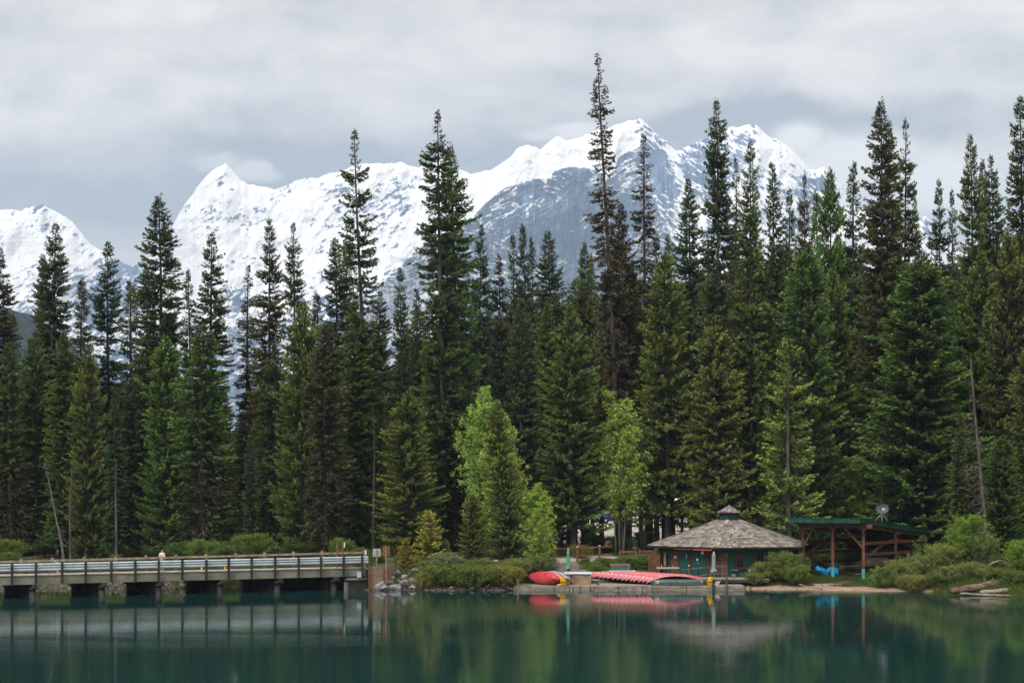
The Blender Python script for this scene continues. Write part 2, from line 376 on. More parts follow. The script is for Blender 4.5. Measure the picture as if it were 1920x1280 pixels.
# ---------------------------------------------------------------- lake
def water_mat():
    m = bpy.data.materials.new('lake_water'); m.use_nodes = True; q = NT(m.node_tree); b = q.N['Principled BSDF']
    co = q.node('ShaderNodeTexCoord').outputs['Object']
    q.put(b.inputs['Base Color'], q.mix(q.ramp(q.noise(co, .02, 2), .3, .7), (.006, .030, .029), (.008, .037, .033)))
    b.inputs['IOR'].default_value = 1.38; b.inputs['Specular IOR Level'].default_value = .5
    brz = q.ramp(q.noise(q.scale(co, (.35, 1, 1), (3, 1, 0)), .045, 3, .6), .46, .64)    # patches that a breath of wind has ruffled
    q.put(b.inputs['Roughness'], q.m('ADD', .035, q.m('MULTIPLY', brz, .05)))
    w1 = q.noise(q.scale(co, (.22, 1, 1)), 2.2, 3, .55)
    w2 = q.noise(q.scale(co, (.3, 1, 1)), 7.5, 3, .6)
    h = q.m('ADD', q.m('MULTIPLY', w1, q.m('ADD', .006, q.m('MULTIPLY', brz, .011))), q.m('MULTIPLY', w2, q.m('ADD', .0007, q.m('MULTIPLY', brz, .0055))))
    bn = q.node('ShaderNodeBump'); bn.inputs['Strength'].default_value = .6; bn.inputs['Distance'].default_value = 1; q.put(bn.inputs['Height'], h)
    q.put(b.inputs['Normal'], bn.outputs[0])
    return m
M['water'] = water_mat()
mb = MB(); mb.add([(-900, -600, 0), (900, -600, 0), (900, 170, 0), (-900, 170, 0)], [(0, 1, 2, 3)])
tag(mb.build('lake', M['water']), kind='structure')

# ---------------------------------------------------------------- mountains
RIDGE = [(-400, 430), (-200, 415), (-60, 398), (0, 392), (20, 392), (40, 396), (55, 388), (72, 385), (80, 382), (95, 392), (120, 405), (135, 415), (150, 435), (165, 452), (180, 465), (195, 470),
 (205, 480), (225, 490), (245, 497), (275, 488), (300, 468), (325, 422), (335, 402), (352, 375), (370, 352), (388, 328), (398, 320), (410, 312), (423, 306), (435, 318), (450, 335),
 (463, 344), (480, 347), (500, 351), (515, 354), (540, 348), (555, 338), (572, 333), (590, 335), (615, 326), (640, 322), (665, 310), (690, 306), (710, 306), (740, 305), (752, 303),
 (765, 310), (785, 314), (800, 307), (815, 300), (830, 295), (850, 310), (870, 320), (885, 326), (900, 322), (920, 318), (940, 305), (955, 295), (970, 278), (985, 272), (1000, 274),
 (1012, 280), (1022, 272), (1035, 260), (1050, 255), (1062, 262), (1085, 258), (1115, 247), (1140, 240), (1165, 230), (1190, 224), (1200, 222), (1212, 232), (1225, 245), (1240, 260),
 (1255, 270), (1265, 282), (1272, 284), (1290, 272), (1305, 266), (1325, 258), (1345, 262), (1358, 248), (1370, 238), (1380, 240), (1395, 235), (1410, 233), (1420, 236), (1440, 255),
 (1460, 262), (1475, 272), (1490, 285), (1505, 300), (1520, 318), (1530, 320), (1545, 312), (1560, 325), (1580, 350), (1600, 380), (1640, 405), (1700, 425), (1735, 405), (1760, 430), (1800, 470), (1920, 520), (2300, 600)]
CLIFF = [(560, 690), (640, 600), (700, 560), (735, 510), (778, 468), (830, 446), (868, 428), (893, 398), (905, 385), (925, 366), (950, 350), (985, 338), (1010, 330), (1024, 334), (1036, 322), (1060, 315), (1100, 312), (1118, 316), (1135, 335), (1160, 300), (1180, 285), (1205, 292), (1222, 345), (1238, 400), (1262, 450), (1310, 520), (1400, 640)]
pxs = np.concatenate([np.arange(-400, -20, 8.), np.arange(-20, 1780, 1.5), np.arange(1780, 2300, 8.)])
rid = np.interp(pxs, [a for a, b in RIDGE], [b for a, b in RIDGE]) + (fbm(pxs/9., pxs*0, 3, 21)-.5)*5*sstep(0, 1, 1)
tt = np.linspace(0, 1, 430)**1.1
PXg, Tg = np.meshgrid(pxs, tt); RIDg = np.broadcast_to(rid, PXg.shape)
BOT = 912.
PYg = RIDg + Tg*(BOT-RIDg)
cl_top = np.interp(PXg, [a for a, b in CLIFF], [b for a, b in CLIFF], left=2000, right=2000) + (fbm(PXg/22, PYg*0, 3, 31)-.5)*16
incliff = sstep(-3, 5, PYg-cl_top)*(1-sstep(0, 120, PYg-620-(fbm(PXg/60, PYg/60, 3, 33)-.5)*160))
def gb(cx, cyy, rx, ry, s, rot=0):
    c, n_ = cos(R(rot)), sin(R(rot)); dx, dy = PXg-cx, PYg-cyy
    return s*np.exp(-(((dx*c+dy*n_)/rx)**2+((-dx*n_+dy*c)/ry)**2))
rk = (.13+.06*sstep(1100, 1250, PXg))*np.ones_like(PXg)
rk += gb(120, 425, 60, 28, .30, 40)+gb(200, 560, 75, 60, .85)+gb(240, 505, 40, 30, .4, 40)+gb(80, 560, 40, 60, .2)
rk += gb(440, 430, 60, 45, .30)+gb(420, 345, 26, 20, .2)+gb(560, 430, 60, 50, .18)+gb(450, 560, 60, 45, .35)
rk += gb(700, 380, 90, 55, .27, -35)+gb(730, 440, 50, 30, .22, -40)+gb(740, 320, 30, 12, .18)
rk += gb(620, 590, 120, 50, .34)+gb(760, 520, 85, 32, .62, -38)+gb(700, 590, 80, 40, .4)
rk += gb(830, 360, 40, 40, .2)
rk += gb(1240, 300, 30, 60, .45, -30)+gb(1190, 290, 22, 22, .35)+gb(1345, 300, 80, 48, .42, -20)+gb(1290, 350, 60, 55, .32)+gb(1440, 330, 45, 50, .15)+gb(1520, 360, 55, 60, .38, 40)+gb(1370, 420, 160, 70, .24)
rk += gb(1215, 420, 40, 90, .25)+gb(1740, 440, 30, 40, .3)
rk -= gb(1000, 295, 100, 26, .6, -12)+gb(1090, 280, 80, 26, .7, -8)+gb(900, 360, 60, 22, .6, -30)+gb(790, 440, 26, 75, .55, 30)+gb(700, 500, 50, 20, .4, -38)+gb(1275, 330, 12, 70, .35, -25)
rk -= gb(400, 480, 70, 25, .2)+gb(30, 450, 60, 60, .22)
th = R(-28)
ax, ay = PXg*cos(th)+PYg*sin(th), -PXg*sin(th)+PYg*cos(th)
rk += sstep(585, 690, PYg)*.55
fine = fbm(ax/12, ay/3.8, 5, 41, .72)
fineR = fbm((PXg*cos(R(35))+PYg*sin(R(35)))/15, (-PXg*sin(R(35))+PYg*cos(R(35)))/4.5, 5, 43, .74)
kR = sstep(1130, 1260, PXg); fine = fine*(1-kR)+fineR*kR
vert = fbm(PXg/8, PYg/60, 4, 51, .6); med = fbm(PXg/45, PYg/38, 4, 61)
ledge = fbm((PXg+PYg*.9)/40, (PYg-PXg*.35)/8, 4, 71, .6)
ro = rk + (fine-.5)*1.9*(.35+1.1*sstep(.40, .62, fbm(PXg/34, PYg/26, 3, 64))) + (med-.5)*.5
lr1 = fbm((PXg*.97+PYg*.25)/26, (PYg*.97-PXg*.25)/6.5, 4, 72, .6, True); lr2 = fbm((PXg*.9-PYg*.42)/24, (PYg*.9+PXg*.42)/6, 4, 73, .6, True)
gul = fbm(PXg/13+fbm(PXg/40, PYg/40, 2, 3)*2, PYg/90, 4, 74, .6, True)
sel = sstep(.42, .58, fbm(PXg/70, PYg/60, 2, 75))
lines = lr1*sel+lr2*(1-sel)
fspk = fbm(PXg/4.5, PYg/3.2, 3, 76, .6)
roc = .86-sstep(.66, .86, lines)*(.15+1.1*sstep(.40, .62, med))-sstep(.78, .92, gul)*.55*sstep(.5, .62, fbm(PXg/50, PYg/60, 3, 78))+(fspk-.5)*.45-sstep(430, 600, PYg)*.16+gb(1120, 400, 50, 60, .25)+gb(1010, 360, 30, 40, .15)
roc = roc-gb(960, 390, 40, 40, .12)-.22*(1-sstep(800, 930, PXg))-.25*sstep(1120, 1240, PXg)
ro = ro*(1-incliff)+roc*incliff
rock = sstep(.46, .58, ro)
strk = (fbm(PXg/4, PYg/55, 4, 81, .65)-.5)*1.1+(fbm(PXg/45, PYg/60, 3, 82)-.5)*.8+.5+(fspk-.5)*.35+(gul-.6)*.5
# depth behind the eye: gentle snow slopes, steep cliffs, gullies and ribs
mpp = 7500/F
g = 1.15*(1-incliff)+.30*incliff
dpy = np.diff(PYg, axis=0, prepend=PYg[:1])
dep = np.cumsum(g*dpy, axis=0)*mpp
rel = (fbm(PXg/150, PYg/170, 4, 91, .5, True)-.5)*190+(fbm(PXg/38+PYg/90, PYg/60, 4, 95, .55, True)-.5)*55+(fine-.5)*12*(1-incliff)+(vert-.5)*70*incliff+(lines-.5)*45*incliff+(gul-.5)*60*incliff
rel = rel*np.clip((PYg-RIDg)/25+.25, 0, 1)
YY = 7600-dep-rel
XX = (PXg-960)/F*YY; ZZ = CAMH+(920-PYg)/F*YY
A = np.stack([rock.ravel(), strk.ravel(), incliff.ravel(), np.ones(rock.size)], 1)
V = np.stack([XX.ravel(), YY.ravel(), ZZ.ravel()], 1)
nx, ny = len(pxs), len(tt)
ii = (np.arange(ny-1)[:, None]*nx+np.arange(nx-1)[None, :]).ravel()
FQ = np.stack([ii, ii+nx, ii+nx+1, ii+1], 1)
# the far side of the range, falling away behind the ridge
Vb = [V]; Fb = [FQ]; prev = np.arange(nx); base = len(V)
for k, (dy, dz) in enumerate(((500, .62), (1200, .25), (2000, 0))):
    row = V[:nx].copy(); row[:, 1] += dy; row[:, 2] = row[:, 2]*dz+5*(1-dz); Vb.append(row); cur = np.arange(base, base+nx); base += nx
    Fb.append(np.stack([cur[:-1], prev[:-1], prev[1:], cur[1:]], 1)); prev = cur
V = np.concatenate(Vb); FQ = np.concatenate(Fb); A = np.concatenate([A]+[A[:nx]]*3)
def mountain_mat():
    m = bpy.data.materials.new('snow_and_rock'); m.use_nodes = True; q = NT(m.node_tree); b = q.N['Principled BSDF']
    a = q.node('ShaderNodeVertexColor', layer_name='mx'); s = q.node('ShaderNodeSeparateColor'); q.put(s.inputs[0], a.outputs[0])
    co = q.node('ShaderNodeTexCoord').outputs['Object']
    n = q.noise(co, .03, 4, .65)
    rc = q.mix(q.ramp(s.outputs[1], .35, .65), (.018, .045, .105), (.13, .185, .29)); rc = q.mix(q.ramp(n, .35, .65, 0, .5), rc, (.055, .085, .145))  # the blue of distant haze is put into the rock colours themselves
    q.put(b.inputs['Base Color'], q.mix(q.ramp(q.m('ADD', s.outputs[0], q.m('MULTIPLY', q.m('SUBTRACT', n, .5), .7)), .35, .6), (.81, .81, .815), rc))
    b.inputs['Roughness'].default_value = .85; b.inputs['Specular IOR Level'].default_value = .15
    return m
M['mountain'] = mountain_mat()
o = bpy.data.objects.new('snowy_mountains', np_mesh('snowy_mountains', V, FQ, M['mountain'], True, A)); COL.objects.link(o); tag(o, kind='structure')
# a forested shoulder of hill far behind the trees at the left edge
hx = np.linspace(-1, 1, 90); hy = np.linspace(0, 1, 50)
HX, HY = np.meshgrid(hx, hy)
X_ = -560+HX*330; Y_ = 1150+HY*700; X_ = X_
prof = np.interp(X_, [-900, -600, -420, -390, -362, -330, -300, -230], [300, 240, 158, 128, 95, 55, 12, 0])
Z_ = 6+prof*np.sin(np.clip(HY, 0, 1)*pi)**.8*(.9+.1*HX) + fbm(X_/9, Y_/9, 3, 5)*9
ii = (np.arange(49)[:, None]*90+np.arange(89)[None, :]).ravel()
M['hill'] = mat('far_forest', (.03, .043, .042), 1, 0, .5, .09, (1, 1, .6))
o = bpy.data.objects.new('forested_hill', np_mesh('forested_hill', np.stack([X_.ravel(), Y_.ravel(), Z_.ravel()], 1), np.stack([ii, ii+1, ii+91, ii+90], 1), M['hill'], True)); COL.objects.link(o); tag(o, kind='structure')
# ---------------------------------------------------------------- air between here and the mountains
HAZE = 1
if HAZE:
    m = bpy.data.materials.new('haze'); m.use_nodes = True; q = NT(m.node_tree); q.N.clear()
    pv = q.node('ShaderNodeVolumePrincipled'); pv.inputs['Color'].default_value = (.52, .71, .97, 1); pv.inputs['Density'].default_value = 1.0e-4; pv.inputs['Anisotropy'].default_value = .0
    q.L.new(pv.outputs[0], q.node('ShaderNodeOutputMaterial').inputs['Volume'])
    mb = MB(); mb.box((0, 4450, 905), (15000, 11500, 1820)); o = mb.build('haze', m); tag(o, kind='stuff')
# ================================================================ TREES
def rhombi(P, D, L, W, S):
    """leaf-shaped faces: base P, direction D, length L, width W, side vector S"""
    L = L[:, None]; W = W[:, None]
    a = P; b = P+D*L*.45+S*W*.5; c = P+D*L; d = P+D*L*.45-S*W*.5
    V = np.stack([a, b, c, d], 1).reshape(-1, 3)
    return V, np.arange(len(V)).reshape(-1, 4)
def nrm(v): return v/np.maximum(np.linalg.norm(v, axis=-1, keepdims=True), 1e-6)
def trunk_mesh(name, H, r0, m, rg, lean=0, n=7, top=.02, sway=.12):
    zs = np.linspace(0, H, max(6, int(H/1.6))); ph = rg.uniform(0, 6, 2)
    cx = lean*(zs/H)**1.2*H+sway*np.sin(zs/H*5+ph[0])*(zs/H); cyy = sway*np.sin(zs/H*6+ph[1])*(zs/H)
    r = r0*(1-zs/H)**.85*(1+.35*np.exp(-zs/.5))+top
    a = np.arange(n)*2*pi/n
    V = np.stack([(cx[:, None]+r[:, None]*np.cos(a)), (cyy[:, None]+r[:, None]*np.sin(a)), np.repeat(zs[:, None], n, 1)], 2).reshape(-1, 3)
    V[:n, 2] -= .4
    i = np.arange(len(zs)-1)[:, None]*n; k = np.arange(n)[None, :]
    FQ = np.stack([i+k, i+(k+1) % n, i+n+(k+1) % n, i+n+k], 2).reshape(-1, 4)
    return np_mesh(name, V, FQ, m, True), (lambda z: (np.interp(z, zs, cx), np.interp(z, zs, cyy)))
def strips(P0, D, L, droop, W, rg, seg=3):
    """thin bare twigs, each a short curved crossed ribbon"""
    n = len(P0); out = []; fs = []; b = 0
    for side in (0, 1):
        pts = []
        for k in range(seg+1):
            s = k/seg; p = P0+D*(L*s)[:, None]; p = p+np.stack([0*L, 0*L, -droop*L*s*s], 1); pts.append(p)
        hs = nrm(np.cross(D, np.array([0, 0, 1.])))
        up = nrm(np.cross(hs, D)); sv = hs if side else up
        for k in range(seg):
            w0 = W*(1-k/seg)+.006; w1 = W*(1-(k+1)/seg)+.006
            q = np.stack([pts[k]+sv*w0[:, None]/2, pts[k+1]+sv*w1[:, None]/2, pts[k+1]-sv*w1[:, None]/2, pts[k]-sv*w0[:, None]/2], 1).reshape(-1, 3)
            out.append(q); fs.append(np.arange(len(q)).reshape(-1, 4)+b); b += len(q)
    return np.concatenate(out), np.concatenate(fs)
def spruce(seed, H=30, rmax=2.0, k=6.5, n_per=7, spacing=.34, gap=0., gscale=.9, bl=.34, bw=.095, dens=16, base=2.5, r0=.22, dead=(0, 0), brown_top=.3, e0=25, e1=-28, full=False, bark='bark', lean=0, twigs=0, power=.82, sprays=1.75):
    rg = np.random.default_rng(seed)
    tm, cen = trunk_mesh('trunk', H, r0, M[bark], rg, lean)
    zs = []; z = base
    while z < H-.15:
        uu = H-z; zs.append(z); z += spacing*rg.uniform(.7, 1.3)*(.45+.55*min(1, uu/5))
    zs = np.array(zs); uu = H-zs
    prof = rmax*(1-np.exp(-(uu/k)**power))/(1-math.exp(-(H*.62/k)**power))+.05
    if full: prof = prof*(1-.25*sstep(.75, 1, uu/H))
    g = vnoise(zs*gscale, zs*0+seed, seed); wh = .80+.36*vnoise(zs*2.6, zs*0+5, seed+2)
    nb = np.maximum(3, rg.integers(n_per-1, n_per+2, len(zs)))
    if gap > 0: nb = np.where(g < gap, np.maximum(2, nb//2), nb)
    bz = np.repeat(zs, nb)+rg.normal(0, .09, nb.sum()); bu = np.maximum(.12, H-bz); Lb = np.repeat(prof*wh, nb)
    if gap > 0: Lb = Lb*np.where(np.repeat(g, nb) < gap, rg.uniform(.35, .85, len(Lb)), 1)
    az = rg.uniform(0, 2*pi, len(bz))
    side = .76+.48*vnoise(np.cos(az)*1.4+10, bz*.28+np.sin(az)*1.4, seed+7)
    Lb = Lb*side*rg.uniform(.72, 1.12, len(bz)); Lb = np.minimum(Lb, bu*1.1+.12)
    long_ = rg.random(len(bz)) < .05; Lb = np.where(long_, Lb*1.25, Lb)
    q = np.clip(bu/(.45*H), 0, 1)
    el = np.radians(e0+(e1-e0)*q+rg.normal(0, 8, len(bz)))
    upt = .10+.22*q                                   # tips sweep up again
    bx, by = cen(bz)
    nbl = np.maximum(5, (Lb*dens*sprays).astype(int)); idx = np.repeat(np.arange(len(bz)), nbl)
    s = rg.uniform(.06, 1, len(idx))**.75
    La, aa, ea = Lb[idx], az[idx], el[idx]
    ca, sa = np.cos(aa), np.sin(aa)
    hd = np.cos(ea)*La*s
    px_ = bx[idx]+ca*hd; py_ = by[idx]+sa*hd
    pz_ = bz[idx]+np.sin(ea)*La*s+upt[idx]*La*s*s-.05*La*np.sin(s*pi)
    sd = rg.choice([-1., 1.], len(idx)); ang = np.radians(rg.uniform(8, 78, len(idx)))*sd*(1-.5*s)
    da = aa+ang; dz = rg.normal(-.22, .38, len(idx))-.25*(1-s)
    D = nrm(np.stack([np.cos(da), np.sin(da), dz], 1))
    L = bl*(.55+.75*(1-s))*rg.uniform(.6, 1.25, len(idx))*np.clip(La/1.1, .58, 1.15)
    W = bw*rg.uniform(.7, 1.35, len(idx))*np.clip(La/.8, .75, 1.1)
    P = np.stack([px_+rg.normal(0, .025, len(idx)), py_+rg.normal(0, .025, len(idx)), pz_+rg.normal(0, .05, len(idx))], 1)
    rv = rg.normal(0, 1, (len(idx), 3)); rv[:, 2] = rv[:, 2]*.6+.1; S = nrm(np.cross(D, rv))
    Vv, FQ = rhombi(P, D, L, W, S)
    cl = vnoise(bz*.9+az*.0, az*2, seed+11)[idx]
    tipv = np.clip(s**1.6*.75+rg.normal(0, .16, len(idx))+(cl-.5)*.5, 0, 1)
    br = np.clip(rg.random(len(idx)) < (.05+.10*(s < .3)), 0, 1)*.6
    br = np.maximum(br, (rg.random(len(idx)) < brown_top*np.exp(-bu[idx]/5))*.7)
    dd = (bz[idx] < dead[1]) & (rg.random(len(idx)) < dead[0]); br = np.maximum(br, dd*.9)
    keep = ~((bz[idx] < dead[1]) & (rg.random(len(idx)) < dead[0]*.85))
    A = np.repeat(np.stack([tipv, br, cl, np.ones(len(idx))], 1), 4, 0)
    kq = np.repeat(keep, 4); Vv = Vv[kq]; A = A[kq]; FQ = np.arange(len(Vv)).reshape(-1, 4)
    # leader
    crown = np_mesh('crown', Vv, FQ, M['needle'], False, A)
    dm = None
    nt = int(twigs) + int(dead[0]*dead[1]*14)
    if nt:
        if twigs: zt = rg.uniform(.5, H*.97, nt)
        else: zt = rg.uniform(.6, dead[1]*1.15, nt)
        a = rg.uniform(0, 2*pi, nt); Lt = (rmax*rg.uniform(.35, 1.05, nt))*np.clip((H-zt)/k/1.2, .12, 1)
        x0, y0 = cen(zt); e = rg.normal(-.25, .28, nt)
        D = nrm(np.stack([np.cos(a), np.sin(a), e], 1)); P0 = np.stack([x0, y0, zt], 1)
        V1, F1 = strips(P0, D, Lt, rg.uniform(.0, .35, nt), np.full(nt, .05), rg)
        # side twigs
        m2 = nt*5; i2 = rg.integers(0, nt, m2); s2 = rg.uniform(.25, .95, m2); a2 = a[i2]+rg.uniform(-1.1, 1.1, m2)
        P2 = P0[i2]+D[i2]*(Lt[i2]*s2)[:, None]; P2[:, 2] -= .15*Lt[i2]*s2*s2
        D2 = nrm(np.stack([np.cos(a2), np.sin(a2), rg.normal(-.5, .4, m2)], 1))
        V2, F2 = strips(P2, D2, Lt[i2]*rg.uniform(.15, .45, m2), rg.uniform(0, .4, m2), np.full(m2, .028), rg, 2)
        dm = np_mesh('dead_branches', np.concatenate([V1, V2]), np.concatenate([F1, F2+len(V1)]), M['deadwood'])
    return dict(H=H, r=rmax, crown=crown, trunk=tm, dead=dm)
PR = {}
def proto(key, n, **kw): PR[key] = [spruce(1000+hash_(key)+i*17, **kw) for i in range(n)]
def hash_(s): return sum(ord(c)*(i+3) for i, c in enumerate(s)) % 900
proto('spire', 6, H=32, rmax=2.05, k=9, gap=.20, gscale=1.7, base=1.2, dens=19, spacing=.28)
proto('tuft', 3, H=34, rmax=2.0, k=9, gap=.36, gscale=1.1, base=5, dens=19, spacing=.30, n_per=6, brown_top=.5, r0=.25)
proto('sparse', 3, H=40, rmax=1.65, k=12, gap=.36, gscale=1.5, base=6, dens=17, spacing=.34, n_per=6, brown_top=.9, bark='bark_red', twigs=220, e0=5, e1=-40, r0=.27, bl=.36, dead=(.25, 30))
proto('thin', 4, H=26, rmax=1.25, k=9, gap=.20, gscale=1.8, base=1.5, dens=20, spacing=.26, n_per=6)
proto('full', 5, H=20, rmax=2.5, k=9, n_per=8, spacing=.28, gap=.08, gscale=2, base=.5, dens=17, full=True, brown_top=.1, e0=30, e1=-18, r0=.22)
proto('wide', 2, H=27, rmax=3.5, k=11, n_per=9, spacing=.30, gap=.08, base=.6, dens=14, full=True, brown_top=.05, e0=25, e1=-22, bl=.46, bw=.13)
proto('ghost', 3, H=22, rmax=2.1, k=8, n_per=7, spacing=.29, gap=.15, gscale=2, base=.8, dens=16, dead=(.62, 9), full=True)
proto('limbed', 2, H=18, rmax=2.0, k=5, n_per=6, spacing=.40, gap=.28, base=3.5, dens=16, e0=20, e1=-15, bark='bark_pale', r0=.2, twigs=25)
proto('filler', 4, H=28, rmax=2.4, k=8, n_per=7, spacing=.36, gap=.1, base=.8, dens=12, bl=.48, bw=.14, dead=(.25, 6))
proto('young', 2, H=7, rmax=1.15, k=2.8, n_per=6, spacing=.22, gap=.15, base=.2, dens=24, full=True, brown_top=0, bl=.26, bw=.07, r0=.08, e0=35, e1=-5)
GC = {'dk': (.034, .048, .029), 'bl': (.031, .053, .034), 'gr': (.042, .070, .026), 'ol': (.056, .070, .028), 'br': (.042, .041, .027), 'lt': (.078, .108, .036), 'yl': (.135, .125, .033), 'pale': (.085, .098, .048)}
TREES = 0
rgt = np.random.default_rng(77); cnt = {}
def tree(kind, px, ytop, hw, Y, col, label, group, lean=0., name='spruce_tree', cat='spruce tree', dpx=0):
    """px = trunk at the ground, ytop = top, hw = crown half width; all as the photograph shows them"""
    if kind == 'shrub' and 740 < px < 970 and ytop > 1065: Y -= .7; ytop -= 8; hw *= 1.35
    x = (px-960)/F*Y; zb = float(ground(x, Y)); zt = CAMH+(920-ytop)/F*Y
    if kind == 'shrub' and Y < 130 and not 1385 < px < 1500: zb -= .3
    i = cnt.get(kind, 0); cnt[kind] = i+1; p = PR[kind][i % len(PR[kind])]
    r = empty(name, (x, Y, zb), label, cat, group)
    sz = (zt-zb)/p['H']; sx_ = hw/F*Y/p['r']*(1.40 if cat not in ('shrub', 'aspen tree') else 1.05)
    sx_ = min(max(sx_, .55*sz), 1.5*sz)
    c = child('crown', p['crown'], r); tr = child('trunk', p['trunk'], r); kids = [c, tr]
    if p['dead'] is not None: kids.append(child('dead_branches', p['dead'], r))
    rz = rgt.uniform(0, 2*pi); ln = math.atan2((dpx+lean)/F*Y, zt-zb)
    Mx = Matrix.Rotation(ln+rgt.normal(0, .009), 4, 'Y') @ Matrix.Rotation(rz, 4, 'Z') @ Matrix.Diagonal((sx_, sx_, sz, 1))
    b = np.array(GC[col])*rgt.uniform(.88, 1.12)*(1.8 if cat != 'shrub' and 'aspen' not in cat else 1.0); gy_ = .12*b.mean() if cat not in ('shrub', 'aspen tree') else 0; b = b*(1.22 if gy_ else 1)*(1-.12*(gy_ > 0))+gy_; b = (b[0]*rgt.uniform(.9, 1.1), b[1], b[2]*rgt.uniform(.9, 1.1), 1)
    for q in kids: q.matrix_local = Mx; q.color = b
    return r
G1 = 'tall spruces standing against the snowy mountains'
G2 = 'lower spruces at the front of the forest'
